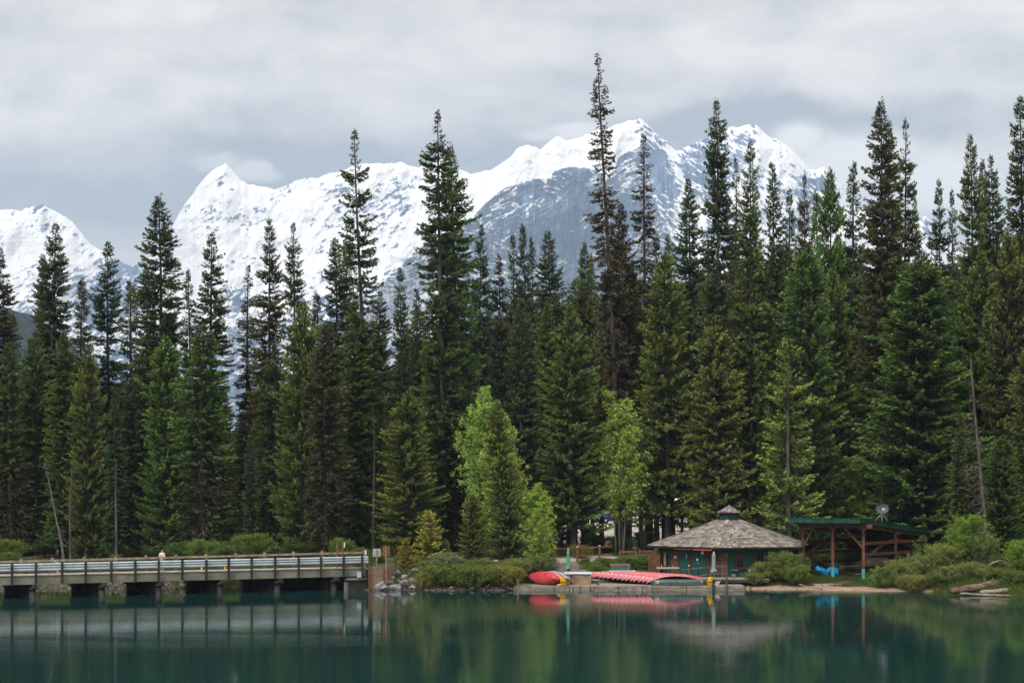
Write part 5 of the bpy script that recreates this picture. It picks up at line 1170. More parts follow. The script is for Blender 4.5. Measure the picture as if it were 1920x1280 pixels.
def bucket(px, Y, z, mirror, lab, handle):
    x = at(px, 1098, Y).x; r = empty('mop_bucket', (x, Y, z), lab, 'mop bucket', 'yellow mop buckets on the docks'); s = -1 if mirror else 1
    m = MB()
    def loft(rs):
        vs = []; n = 12
        for z_, w_, d_, ox in rs:
            for k in range(n):
                a = 2*pi*k/n; cx = abs(cos(a))**.5*(1 if cos(a) > 0 else -1); cyy = abs(sin(a))**.5*(1 if sin(a) > 0 else -1)
                vs.append((x+s*ox+cx*w_/2, Y+cyy*d_/2, z+z_))
        f_ = [(i*n+k, i*n+(k+1) % n, (i+1)*n+(k+1) % n, (i+1)*n+k) for i in range(len(rs)-1) for k in range(n)]+[tuple(range(n-1, -1, -1)), tuple((len(rs)-1)*n+k for k in range(n))]
        m.add(vs, f_, True)
    loft([(.05, .40, .30, 0), (.08, .44, .34, 0), (.36, .50, .40, 0), (.37, .53, .43, 0), (.40, .53, .43, 0)]); m.build('tub', M['yellow'], r)
    m = MB(); loft([(.03, .30, .28, -.30), (.05, .32, .30, -.30), (.12, .30, .28, -.29), (.13, .26, .24, -.28)]); m.build('foot_step', M['yellow'], r)
    m = MB(); loft([(.36, .30, .26, -.05), (.42, .32, .28, -.06), (.62, .36, .28, -.07), (.64, .34, .27, -.07)]); m.build('wringer', M['yellow'], r)
    m = MB(); m.box((x-s*.10, Y-.15, z+.53), (.10, .02, .05)); m.build('wringer_slot', M['rust'], r)
    for dx in (-.17, .17):
        m = MB(); m.tube([(x+dx, Y-.16, z+.035), (x+dx, Y-.12, z+.035)], .035, 10); m.build('wheel', M['tire'], r)
    if handle: m = MB(); m.tube([(x-.02, Y, z+.62), (x-.03, Y, z+.78), (x+.06, Y, z+.86), (x+.13, Y, z+.80)], .014, 6); m.build('handle', M['steel_dk'], r)
bucket(1056.5, 127.6, .31, False, 'yellow mop bucket with wringer in front of the plywood counter', True)
bucket(1331, 127.45, DZ, True, 'yellow mop bucket with wringer at the end of the green canoe', False)
def counter(px0, px1, Y0, Y1, z0, zt, lab, n=2):
    a = at(px0, 1100, Y0).x; b = at(px1, 1100, Y0).x; r = empty('counter', ((a+b)/2, (Y0+Y1)/2, z0), lab, 'counter', 'plywood counters behind the docks')
    m = MB(); m.box(((a+b)/2, (Y0+Y1)/2, (z0+zt-.04)/2), (b-a, Y1-Y0, zt-.04-z0)); m.build('plywood_box', M['ply'], r)
    m = MB(); m.box(((a+b)/2, (Y0+Y1)/2-.03, zt-.01), (b-a+.12, Y1-Y0+.16, .05)); m.build('metal_top', M['whitem'], r)
    for k in range(n):
        m = MB(); m.box((a+(b-a)*(k+.0)/n+.14, Y0-.015, (z0+zt)/2), (.09, .03, zt-z0-.12)); m.build('batten', M['timber'], r)
    return r, a, b
r, a, b = counter(1061, 1108, 129.0, 131.4, .30, 1.16, 'plywood counter with a white metal top standing behind the yellow mop bucket')
for dz in (.95, .42): m = MB(); m.box((a+.40, 128.97, dz), (.13, .06, .16)); m.build('latch', M['black'], r)
counter(1109, 1149, 132.5, 134.2, .5, 1.02, 'plywood counter with a white metal top half hidden behind the red canoes', 1)
counter(1146, 1192, 133.0, 134.5, .55, 1.13, 'highest plywood counter with a white metal top below the teal chest', 1)
def chest():
    a, b = at(1145, 1065, 134.8).x, at(1182, 1065, 134.8).x; r = empty('storage_chest', ((a+b)/2, 135.3, .9), 'teal storage chest with a brown lid behind the white metal counters', 'chest')
    m = MB(); m.box(((a+b)/2, 135.3, 1.2), (b-a, 1.0, .60)); m.build('chest_body', M['teal'], r)
    m = MB(); Mx = Matrix.Rotation(R(6), 4, 'X'); m.box(((a+b)/2, 135.3, 1.545), (b-a+.08, 1.1, .04), M=Mx); m.build('lid', M['fence'], r)
    for k in range(1, 4): m = MB(); m.box((a+(b-a)*k/4, 134.79, 1.2), (.05, .02, .58)); m.build('batten', M['green_dk'], r)
chest()
# ================================================================ BOATHOUSE
CX, CY, DEL = (1367-960)/F*138, 138.0, 14.8
def hexp(Rr, i, z): a = R(i*60-DEL); return Vector((CX+Rr*sin(a), CY-Rr*cos(a), z))
def roofmat():
    m = bpy.data.materials.new('cedar_shakes'); m.use_nodes = True; q = NT(m.node_tree); b = q.N['Principled BSDF']
    g_ = q.node('ShaderNodeNewGeometry'); co = q.node('ShaderNodeTexCoord').outputs['Object']; rnd = g_.outputs['Random Per Island']
    c = q.mix(rnd, (.12, .105, .095), (.40, .365, .33)); c = q.mix(q.ramp(q.noise(co, .55, 4, .6), .52, .72, 0, .65), c, (.13, .085, .045))
    c = q.mix(q.ramp(q.noise(co, 7, 3, .6), .5, .8, 0, .5), c, (.07, .06, .05)); q.put(b.inputs['Base Color'], c); b.inputs['Roughness'].default_value = .9; b.inputs['Specular IOR Level'].default_value = .1
    return m
M['shake'] = roofmat()
def shakes(m, A, B, C_, D_, courses, w=.22, seed=0):
    """shakes over the sloping face A-B (eave) to D-C (top)"""
    rg = random.Random(seed); A, B, C_, D_ = map(Vector, (A, B, C_, D_)); nn = (B-A).cross(D_-A).normalized()
    if nn.z < 0: nn = -nn
    for c in range(courses):
        t0, t1 = c/courses, (c+1.12)/courses; t1 = min(t1, 1.0)
        p0, p1 = A.lerp(D_, t0), B.lerp(C_, t0); q0, q1 = A.lerp(D_, t1), B.lerp(C_, t1); L = (p1-p0).length; n = max(2, int(L/w)); cuts = [0]
        for k in range(1, n): cuts.append((k+rg.uniform(-.25, .25))/n)
        cuts.append(1)
        for k in range(n):
            u0, u1 = cuts[k], cuts[k+1]; h = .030+rg.uniform(0, .022); dn = rg.uniform(-.03, .03)
            a_, b_ = p0.lerp(p1, u0), p0.lerp(p1, u1); dd = (q0-p0).normalized()*dn if c else Vector((0, 0, 0)); a_ = a_+dd; b_ = b_+dd; e = (b_-a_)*.03
            c__, d__ = q0.lerp(q1, u1), q0.lerp(q1, u0)
            m.add([a_+e, b_-e, a_+e+nn*h, b_-e+nn*h, c__-e+nn*.004, d__+e+nn*.004], [(0, 1, 3, 2), (2, 3, 4, 5), (0, 2, 5), (1, 4, 3)])
def boathouse():
    r = empty('boathouse', (CX, CY, .5), 'six sided boathouse with grey shake roof, small cupola and dark green board walls', 'boathouse')
    RE, RW, RT = 6.95, 5.9, 1.02; ze, zt = 3.03, 5.03; zf = .72
    roof = MB()
    for i in range(6): roof.add([hexp(RE-.03, i, ze-.04), hexp(RE-.03, i+1, ze-.04), hexp(RT, i+1, zt-.04), hexp(RT, i, zt-.04)], [(0, 1, 2, 3)])
    rf = roof.build('roof', M['brown_dk'], r)
    for i in range(6):
        m = MB(); shakes(m, hexp(RE, i, ze), hexp(RE, i+1, ze), hexp(RT, i+1, zt), hexp(RT, i, zt), 20, .24, i); m.build('roof_shakes', M['shake'], rf)
        m = MB(); a, b = hexp(RE, i, ze), hexp(RT, i, zt); n = 22; u_ = (b-a).normalized()
        for k in range(n):
            p = a.lerp(b, k/n); q_ = a.lerp(b, (k+1.2)/n); m.beam(p+Vector((0, 0, .07)), q_+Vector((0, 0, .045)), .26, .03)
        m.build('hip_cap', M['shake'], rf)
        m = MB(); m.beam(hexp(RE+.02, i, ze-.07), hexp(RE+.02, i+1, ze-.07), .05, .15); m.build('fascia', M['brown_dk'], rf)
        m = MB(); m.beam(hexp(RE+.07, i, ze-.02), hexp(RE+.07, i+1, ze-.02), .09, .07); m.build('gutter', M['steel_dk'], rf)
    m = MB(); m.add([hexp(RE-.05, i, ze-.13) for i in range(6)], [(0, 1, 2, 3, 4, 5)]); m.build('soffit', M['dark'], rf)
    cu = empty('cupola', (0, 0, 4.5)); cu.parent = r; cu.location = (0, 0, 4.5)
    m = MB(); m.add([hexp(.80, i, 4.9) for i in range(6)]+[hexp(.80, i, 5.64) for i in range(6)], [(i, (i+1) % 6, 6+(i+1) % 6, 6+i) for i in range(6)]); m.build('cupola_wall', M['brown_dk'], cu)
    m = MB()
    for i in range(6): a, b = hexp(.80, i, 5.34), hexp(.80, i+1, 5.34); m.beam(a.lerp(b, .12)+Vector((0, 0, 0)), a.lerp(b, .88), .05, .32)
    m.build('louvre', M['green_dk'], cu)
    m = MB()
    for i in range(6): shakes(m, hexp(1.08, i, 5.66), hexp(1.08, i+1, 5.66), hexp(.02, i+1, 6.2), hexp(.02, i, 6.2), 6, .22, i+9)
    m.build('cupola_roof', M['shake'], cu)
    m = MB(); m.add([hexp(1.05, i, 5.62) for i in range(6)], [(0, 1, 2, 3, 4, 5)]);
    for i in range(6): m.beam(hexp(1.08, i, 5.64), hexp(1.08, i+1, 5.64), .04, .08)
    m.build('cupola_fascia', M['brown_dk'], cu)
    m = MB(); m.lathe((CX, CY, 6.16), [(.12, 0), (.02, .08), (0, .09)], 8); m.build('cap', M['steel'], cu)
    # walls: boards with battens
    for i in range(6):
        a, b = hexp(RW, i, 0), hexp(RW, i+1, 0); m = MB(); m.beam((a.x, a.y, (zf+ze)/2-.05), (b.x, b.y, (zf+ze)/2-.05), .12, ze-zf)
        m.build('wall', M['green_dk'] if i in (0, 1, 2) else M['brown_dk'], r)
        nb = 26; m = MB()
        for k in range(nb):
            p = a.lerp(b, (k+.5)/nb); out = Vector((p.x-CX, p.y-CY, 0)).normalized()*.068; m.beam((p.x+out.x, p.y+out.y, zf), (p.x+out.x, p.y+out.y, ze-.1), .028, .02)
        m.build('batten', M['green_dk'], r)
        m = MB(); m.beam((a.x, a.y, zf-.1), (a.x, a.y, ze-.08), .24, .24); m.build('corner_post', M['brown_dk'], r)
    m = MB(); m.add([hexp(RW+.1, i, zf-.02) for i in range(6)]+[hexp(RW+.1, i, -.2) for i in range(6)], [(i, (i+1) % 6, 6+(i+1) % 6, 6+i) for i in range(6)]); m.build('foundation', M['timber_dk'], r)
    # things set into the two front walls
    def wp(face, px, z, out=0.):
        a, b = (hexp(RW, -1, 0), hexp(RW, 0, 0)) if face == 'L' else (hexp(RW, 0, 0), hexp(RW, 1, 0)); k = (px-960)/F; d = b-a
        t_ = (k*a.y-a.x)/(d.x-k*d.y); p = a+d*t_; o_ = ((a+b)/2-Vector((CX, CY, 0))).normalized()*(.06+out); return Vector((p.x+o_.x, p.y+o_.y, z))
    zz = lambda py, Y: CAMH+(920-py)/F*Y
    def slab(face, x0, x1, y0, y1, th_, mt, name, par=r, out=0.):
        Y = wp(face, (x0+x1)/2, 0).y; z0, z1 = zz(y1, Y), zz(y0, Y); a, b = wp(face, x0, (z0+z1)/2, out+th_/2), wp(face, x1, (z0+z1)/2, out+th_/2)
        m = MB(); m.beam(a, b, th_, z1-z0); return m.build(name, M[mt], par)
    slab('L', 1240, 1259, 1031, 1078, .03, 'brown_dk', 'side_panel')
    w = slab('L', 1242, 1256, 1033, 1064, .05, 'green_dk', 'window', out=.03); slab('L', 1243.5, 1254.5, 1034.5, 1062.5, .02, 'black', 'pane', w, .085); slab('L', 1247, 1251.5, 1035, 1061, .02, 'ply', 'curtain', w, .108)
    d = slab('L', 1260.5, 1273, 1031, 1082, .05, 'redbrown', 'door', out=.0); slab('L', 1266, 1269.5, 1041.5, 1046, .012, 'white', 'notice', d, .053); slab('L', 1263.5, 1264.5, 1031, 1082, .03, 'brown_dk', 'door_gap', d, .05)
    d = slab('L', 1275, 1292, 1030.5, 1085, .06, 'green_dk', 'door'); slab('L', 1288.5, 1290, 1038, 1046, .03, 'steel', 'door_handle', d, .062)
    slab('L', 1292.5, 1297.5, 1030.5, 1086, .04, 'brown_dk', 'door_post', out=.03)
    d = slab('L', 1298.5, 1325.5, 1031, 1088, .07, 'green_dk', 'door'); slab('L', 1308, 1312, 1046.5, 1050.5, .012, 'white', 'notice', d, .073); slab('L', 1311.3, 1312.2, 1031, 1088, .02, 'dark', 'door_gap', d, .068); slab('L', 1310.5, 1312, 1054, 1057, .03, 'steel', 'door_handle', d, .075)
    slab('L', 1326.5, 1331.5, 1031, 1088, .05, 'brown_dk', 'door_post', out=.02)
    slab('L', 1332.5, 1344, 1036, 1088, .03, 'brown_dk', 'side_panel')
    p = wp('L', 1319.8, zz(1035.5, 133.2), .10); m = MB(); m.lathe((0, 0, 0), [(.02, -.14), (.10, -.10), (.13, 0), (.10, .10), (.02, .14)], 14); m.v = [(v[0]+p.x, v[1]*.5+p.y, v[2]+p.z) for v in m.v]; m.build('wall_lamp', M['white'], r)
    for x0, x1 in ((1263, 1296), (1300, 1334)):
        a, b = hexp(RE, -1, ze-.185), hexp(RE, 0, ze-.185); d_ = b-a; f = lambda px: a+d_*(((px-960)/F*a.y-a.x)/(d_.x-(px-960)/F*d_.y)); m = MB(); m.beam(f(x0), f(x1), .05, .07); m.build('orange_trim', M['orange'] if x0 > 1299 else M['rust'], rf)
    slab('R', 1350.5, 1360.5, 1037, 1086, .06, 'redbrown', 'door'); slab('R', 1361, 1363, 1036, 1086, .05, 'timber', 'door_post')
    for x0, x1 in ((1377, 1396), (1416.5, 1434)):
        w = slab('R', x0, x1, 1035.5, 1066.5, .05, 'brown_dk', 'window'); slab('R', x0+3.5, x1-5, 1038.5, 1062, .02, 'black', 'pane', w, .052)
        slab('R', x0-.8, x1+.8, 1066.5, 1068, .10, 'brown_dk', 'sill', w)
        slab('R', (x0+x1)/2-1.2, (x0+x1)/2-.4, 1038.5, 1062, .015, 'brown_dk', 'mullion', w, .073)
    slab('R', 1371.5, 1380.5, 1067, 1069, .20, 'timber', 'shelf'); slab('R', 1402.5, 1406.5, 1066, 1071.5, .08, 'white', 'meter_box'); slab('R', 1404, 1405, 1071.5, 1086, .03, 'white', 'conduit')
    slab('R', 1362, 1364.5, 1045, 1075, .05, 'brown_dk', 'side_panel', out=.02)
    # red brown screen beside the building
    sc = MB(); a, b = at(1216.5, 1040, 135.6), at(1236, 1040, 135.6); z0, z1 = .75, 2.32; sc.beam((a.x, a.y, (z0+z1)/2), (b.x, b.y, (z0+z1)/2), .04, z1-z0); scr = sc.build('lattice_screen', M['redbrown'], r)
    m = MB()
    for k in range(-14, 9):
        x0 = a.x+k*.11; p0 = Vector((x0, a.y-.03, z0)); p1 = Vector((x0+(z1-z0)*.75, a.y-.03, z1))
        t0 = max(0, (a.x-p0.x)/(p1.x-p0.x)); t1 = min(1, (b.x-p0.x)/(p1.x-p0.x))
        if t1 > t0: m.beam(p0.lerp(p1, t0), p0.lerp(p1, t1), .02, .035)
    m.build('lattice', M['fence'], scr)
    for x in (a.x, b.x): m = MB(); m.beam((x, a.y-.02, .5), (x, a.y-.02, 2.42), .1, .1); m.build('screen_post', M['redbrown'], r)
    m = MB(); c_ = at(1181, 1061, 136.2); m.beam((c_.x, c_.y, c_.z), (a.x, a.y, c_.z), .08, .10); m.build('lower_rail', M['brown_dk'], r)
    # waterside deck and its hand rails
    dk = MB(); d0, d1 = at(1296, 1090, 129.3), at(1442, 1090, 129.6)
    for k in range(20): dk.box(((d0.x+d1.x)/2, 129.4+k*.17, .70-.003*(k % 2)), (d1.x-d0.x, .16, .04))
    deck = dk.build('deck', M['dock'], r)
    m = MB(); m.box(((d0.x+d1.x)/2, 129.28, .58), (d1.x-d0.x, .06, .22)); m.build('deck_fascia', M['timber_dk'], r)
    m = MB()
    for k in range(5): m.box((d0.x+.2+(d1.x-d0.x-.4)*k/4, 129.5, .2), (.15, .15, .7))
    m.build('deck_pier', M['timber_dk'], r)
    rl = empty('hand_rail', (at(1330, 1080, 129.2)-Vector((CX, CY, .5)))); rl.parent = r
    pl = [at(1275, 1068, 130.0), at(1330, 1062, 129.2), at(1362.5, 1060.5, 129.2)]; ll = [at(1292, 1082, 130.0), at(1330, 1075.5, 129.2), at(1362.5, 1074, 129.2)]
    for q_ in (pl, ll):
        for i in range(2): m = MB(); m.beam(q_[i], q_[i+1], .05, .09); m.build('rail', M['bark_pale'], rl)
    for px, y0, y1, Y in ((1282, 1067, 1082, 129.95), (1292, 1061, 1092, 129.6), (1332, 1061, 1096, 129.15), (1362.5, 1059, 1096, 129.15)):
        m = MB(); m.beam(at(px, y1, Y), at(px, y0, Y), .11, .11); m.build('rail_post', M['bark_pale'], rl)
    m = MB(); pts = [wp('R', px, zz(py, 133.5), 1.0) for px, py in ((1350, 1031), (1375, 1037), (1405, 1043), (1440, 1035), (1470, 1028))]; m.tube(pts, .010, 4); m.build('light_cable', M['dark'], r)
    return wp
WP = boathouse()
def table():
    a, b = at(1232, 1064, 130.6), at(1274, 1064, 130.6); r = empty('work_table', ((a.x+b.x)/2, 130.9, .70), 'grey work table with a pale scalloped top in front of the brown boathouse door', 'table')
    m = MB(); zt = at(1250, 1064.5, 130.6).z; m.box(((a.x+b.x)/2, 130.95, zt-.03), (b.x-a.x, .75, .05))
    n = 16
    for k in range(n): m.tube([(a.x+(b.x-a.x)*(k+.5)/n, 130.58, zt+.01), (a.x+(b.x-a.x)*(k+.5)/n, 131.3, zt+.01)], .045, 8)
    m.build('table_top', M['sign'], r)
    for x in (a.x+.12, (a.x+b.x)/2, b.x-.12):
        for y in (130.65, 131.25): m = MB(); m.beam((x, y, .38), (x, y, zt-.05), .06, .06); m.build('leg', M['bark_pale'], r)
    m = MB(); m.beam((a.x-.3, 130.7, .95), (b.x, 130.62, .62), .06, .08); m.build('brace', M['timber'], r)
table()
def small_things():
    p = at(1240.8, 1063.5, 130.75); r = empty('bottle', p, 'small orange bottle standing on the pale work table', 'bottle'); m = MB(); m.lathe(p, [(.05, 0), (.05, .16), (.02, .2), (.02, .26)], 10); m.build('bottle_body', M['orange'], r)
    p = at(1262, 1063.5, 130.75); r = empty('bottle', p, 'pale bottle on the work table near the brown door', 'bottle'); m = MB(); m.lathe(p, [(.06, 0), (.06, .10), (.03, .14), (.025, .18)], 10); m.build('bottle_body', M['timber'], r)
    p = at(1375.5, 1085, 130.6); r = empty('bucket', (p.x, p.y, .72), 'white bucket on the boathouse deck below the first window', 'bucket'); m = MB(); m.lathe((p.x, p.y, .72), [(.0, 0), (.13, 0), (.155, .28), (.165, .29), (.15, .29), (.12, .03)], 16); m.build('bucket_body', M['sign'], r)
    m = MB(); m.tube([(p.x+.16*cos(a), p.y-.02-.06*abs(sin(a)), 1.0+.03*sin(a)) for a in np.linspace(0, pi, 9)], .006, 5); m.build('handle', M['steel'], r)
    p = at(1291.8, 1061, 129.5); r = empty('bottle', p, 'yellow can on top of the ramp rail post in front of the green door', 'can'); m = MB(); m.lathe(p, [(0, 0), (.07, 0), (.07, .09), (.03, .11), (0, .11)], 10); m.build('can_body', M['yellow'], r)
    a = at(1341, 1093, 127.9); r = empty('folded_chair', a, 'folded blue and white striped deck chair leaning beside the dock pile', 'deck chair')
    m = MB(); m.add([at(1341, 1090, 127.9), at(1350, 1088, 127.9), at(1345, 1098, 127.7), at(1341, 1098, 127.7), at(1341, 1090, 127.96), at(1350, 1088, 127.96), at(1345, 1098, 127.76), at(1341, 1098, 127.76)], [(0, 1, 2, 3), (7, 6, 5, 4), (0, 4, 5, 1), (2, 6, 7, 3), (1, 5, 6, 2), (0, 3, 7, 4)]); m.build('fabric', M['lilac'], r)
    m = MB(); m.tube([at(1345.5, 1099, 127.7), at(1351, 1087, 127.9)], .02, 6); m.build('frame', M['steel'], r)
small_things()
# ================================================================ CANOE SHED
E1, E2 = Vector((.788, -.616, 0)), Vector((.616, .788, 0)); P1 = Vector(((1505-960)/F*134.2, 134.2, 0))
def sp(a, b, z): return P1+E1*a+E2*b+Vector((0, 0, z))
FL, SL = 5.21, 11.2
rz_ = lambda b: 5.05-(b+1.2)*.081
def shed():
    r = empty('canoe_shed', sp(FL/2, 4, .3), 'open red brown timber canoe shed with a dark green edged roof and turquoise post feet', 'shed')
    zg = lambda a, b: float(ground(sp(a, b, 0).x, sp(a, b, 0).y))
    rf = empty('roof', Vector((0, 0, 4.3))); rf.parent = r
    c = [sp(-.62, -1.2, rz_(-1.2)), sp(FL+.3, -1.2, rz_(-1.2)), sp(FL+.3, 13, rz_(13)), sp(-.62, 13, rz_(13))]
    m = MB(); m.add([p+Vector((0, 0, .20)) for p in c]+[p+Vector((0, 0, .12)) for p in c], [(0, 1, 2, 3), (7, 6, 5, 4), (0, 4, 5, 1), (1, 5, 6, 2), (2, 6, 7, 3), (3, 7, 4, 0)]); m.build('roof_sheet', M['green_fascia'], rf)
    for i in range(4):
        a, b = c[i], c[(i+1) % 4]; m = MB(); m.beam(a+Vector((0, 0, .05)), b+Vector((0, 0, .05)), .05, .36); m.build('fascia', M['green_fascia'], rf)
        m = MB(); m.beam(a+Vector((0, 0, .235)), b+Vector((0, 0, .235)), .10, .05); m.build('drip_edge', M['green_fascia'], rf)
    m = MB()
    for k in range(14):
        b = -1.0+k; m.beam(sp(-.5, b, rz_(b)-.02), sp(FL+.2, b, rz_(b)-.02), .06, .2)
    m.build('rafter', M['brown_dk'], rf)
    for a in (0, FL/2, FL):
        if a == FL/2: continue
        m = MB(); m.beam(sp(a, -.7, rz_(-.7)-.27), sp(a, 12.4, rz_(12.4)-.27), .16, .28); m.build('side_beam', M['redbrown'], rf)
    m = MB(); m.beam(sp(-.45, 0, rz_(0)-.26), sp(FL+.75, 0, rz_(0)-.26), .20, .30); m.build('front_beam', M['redbrown'], rf)
    m = MB(); m.beam(sp(-.45, SL, rz_(SL)-.26), sp(FL+.2, SL, rz_(SL)-.26), .20, .30); m.build('back_beam', M['redbrown'], rf)
    posts = [(0, 0), (FL/2, 0), (FL, 0), (0, SL/2), (0, SL), (FL, SL/2), (FL, SL), (FL/2, SL)]
    for a, b in posts:
        g_ = zg(a, b); top = rz_(b)-.40; po = MB(); po.beam(sp(a, b, g_+.85), sp(a, b, top), .20, .20); p = po.build('post', M['redbrown'], r)
        m = MB(); m.beam(sp(a, b, g_-.3), sp(a, b, g_+.85), .215, .215); m.build('painted_foot', M['turq'], p)
        m = MB(); m.beam(sp(a, b, top-.22)-E1*(.0 if b else 0), sp(a, b, top), .26, .26); m.beam(sp(a-.32, b, top-.06), sp(a+.32, b, top-.06), .2, .16); m.build('bracket', M['redbrown'], p)
    zl = lambda py, Y: CAMH+(920-py)/F*Y
    lv = [zl(1058, 131.5), zl(1039, 131.5), zl(1018, 131.5)]
    for a in (0, FL):
        for z in lv: m = MB(); m.beam(sp(a+.06, 0, z), sp(a+.06, SL, z), .09, .22); m.build('side_rail', M['redbrown'], r)
    for z in lv: m = MB(); m.beam(sp(0, SL+.05, z), sp(FL, SL+.05, z), .09, .22); m.build('back_rail', M['redbrown'], r)
    # knee braces at the front, arched braces along the sides
    for a0, a1 in ((0, 1.0), (FL, FL-1.6)):
        m = MB(); m.beam(sp(a0, .02, 3.0), sp(a1, .02, rz_(0)-.38), .10, .15); m.build('knee_brace', M['redbrown'], r)
    for a in (0, FL):
        for b0, b1 in ((0, SL/2), (SL, SL/2)):
            pts = []
            for k in range(9):
                q = k/8; bb = b0+(b1-b0)*q; pts.append(sp(a-.08, bb, 1.75+1.75*sin(q*pi/2)))
            m = MB()
            for k in range(8): m.beam(pts[k], pts[k+1], .10, .20)
            m.build('arched_brace', M['redbrown'], r)
    m = MB(); m.beam(sp(0, SL+.3, (.5+rz_(SL))/2+.9), sp(FL, SL+.3, (.5+rz_(SL))/2+.9), .05, 1.6); m.build('back_boards', M['brown_dk'], r)
shed()
# satellite dish on the shed roof
def dish():
    c = at(1654, 953, 133.6); rb = c-Vector((0, 0, .95)); r = empty('satellite_dish', rb, 'grey satellite dish on a tripod on the shed roof', 'satellite dish')
    m = MB(); n = 26; vs = [(0, 0, .0)]; fs = []
    for i, q in enumerate((.25, .5, .75, 1.0)):
        for k in range(n): a = 2*pi*k/n; vs.append((.50*q*cos(a), -.10*q*q, .40*q*sin(a)))
    fs = [(0, 1+k, 1+(k+1) % n) for k in range(n)]+[(1+i*n+k, 1+(i+1)*n+k, 1+(i+1)*n+(k+1) % n, 1+i*n+(k+1) % n) for i in range(3) for k in range(n)]
    m.add([Vector(v)+c for v in vs], fs, True); m.add([Vector(v)+c+Vector((0, .02, 0)) for v in vs], [tuple(reversed(f)) for f in fs], True); m.build('reflector', M['dish'], r)
    m = MB(); m.tube([c+Vector((0, -.02, -.40)), c+Vector((0, -.45, -.12))], .015, 6); m.box(c+Vector((0, -.46, -.05)), (.14, .10, .14)); m.box(c+Vector((-.08, -.46, .01)), (.05, .06, .10)); m.box(c+Vector((.08, -.46, .02)), (.05, .06, .10)); m.build('receiver', M['white'], r)
    for dx, dy, dz in ((-.55, -.1, -.93), (.45, -.1, -1.0), (-.1, .5, -.85), (-.08, -.25, -1.02)):
        m = MB(); m.tube([c+Vector((0, .06, -.38)), c+Vector((dx, dy, dz))], .022, 6); m.build('tripod_leg', M['sign'], r)
dish()
def shed_contents():
    c = sp(1.3, 1.6, 0); g_ = float(ground(c.x, c.y)); rg = np.random.default_rng(2)
    x0 = at(1529, 1065, 134.2); r = empty('covered_boat', (x0.x+.8, 134.2, g_), 'blue tarpaulin wrapped round a boat and its stand in the shed', 'tarpaulin')
    def cloth(rs, n=18):
        m = MB(); vs = []
        for i, (p, rx, rzz) in enumerate(rs):
            for k in range(n):
                a = 2*pi*k/n; f = 1+.14*sin(a*4+i)+.08*sin(a*7+i*2); vs.append((p[0]+.3*rx*cos(a)*0+p[3]*cos(a)*f*0+rx*cos(a)*f*p[4], p[1]+rx*cos(a)*f*(1-p[4]), p[2]+rzz*sin(a)*f))
        m.add(vs, [(i*n+k, i*n+(k+1) % n, (i+1)*n+(k+1) % n, (i+1)*n+k) for i in range(len(rs)-1) for k in range(n)]+[tuple(range(n)), tuple(((len(rs)-1)*n+k) for k in range(n-1, -1, -1))], True); return m
    rs = []
    for px, py, rad in ((1529, 1065, .16), (1533, 1067, .25), (1541, 1070, .27), (1549, 1074, .26), (1556, 1069, .30), (1564, 1070, .33), (1571, 1072, .28)):
        p = at(px, py, 134.2); rs.append(((p.x, p.y, p.z, 0, 0.0), rad, rad))
    cloth(rs).build('cover', M['tarp'], r)
    rs = []
    for px, py, rad in ((1549, 1072, .26), (1549, 1079, .17), (1550, 1085, .20), (1550, 1088.5, .26)):
        p = at(px, py, 133.9); rs.append(((p.x, p.y, p.z, 0, 1.0), rad, rad))
    m = MB(); n = 16; vs = []
    for i, (p, rad, _) in enumerate(rs):
        for k in range(n): a = 2*pi*k/n; f = 1+.25*sin(a*5+i*.7); vs.append((p[0]+rad*cos(a)*f, p[1]+rad*sin(a)*f, p[2]))
    m.add(vs, [(i*n+k, i*n+(k+1) % n, (i+1)*n+(k+1) % n, (i+1)*n+k) for i in range(3) for k in range(n)], True); m.build('hanging_folds', M['tarp'], r)
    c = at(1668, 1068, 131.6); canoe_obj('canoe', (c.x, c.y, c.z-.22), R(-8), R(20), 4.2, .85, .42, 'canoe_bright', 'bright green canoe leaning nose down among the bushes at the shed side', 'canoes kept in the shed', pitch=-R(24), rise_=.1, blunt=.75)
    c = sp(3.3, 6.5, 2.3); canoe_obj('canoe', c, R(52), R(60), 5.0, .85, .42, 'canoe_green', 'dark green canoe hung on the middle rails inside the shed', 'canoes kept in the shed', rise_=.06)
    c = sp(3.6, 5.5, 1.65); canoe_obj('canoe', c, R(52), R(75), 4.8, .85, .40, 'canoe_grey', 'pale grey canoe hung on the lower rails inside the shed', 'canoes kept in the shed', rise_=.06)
    a = at(1600, 1075, 134.5); r = empty('lumber_pile', (a.x, a.y, float(ground(a.x, a.y))), 'dark heap of old boards behind the third shed post', 'lumber pile')
    for k in range(14):
        p = Vector((a.x+rg.uniform(-.5, .5), a.y+rg.uniform(-.4, .4), float(ground(a.x, a.y))+.08+.055*k)); d = Vector((cos(.15+rg.normal(0, .15)), rg.normal(0, .2), rg.normal(0, .05)))
        m = MB(); m.beam(p-d*.85, p+d*.85, .16, .06); m.build('plank', M['brown_dk'] if k % 3 else M['drift'], r)
    p = at(1728, 1045, 130); r = empty('float_ball', at(1731, 1042, 129.2), 'small white float ball in the willow at the shed corner', 'float'); m = MB(); m.lathe(at(1731, 1042, 129.2), [(.0, -.07), (.05, -.05), (.07, 0), (.05, .05), (0, .07)], 12); m.build('ball', M['sign'], r)
shed_contents()
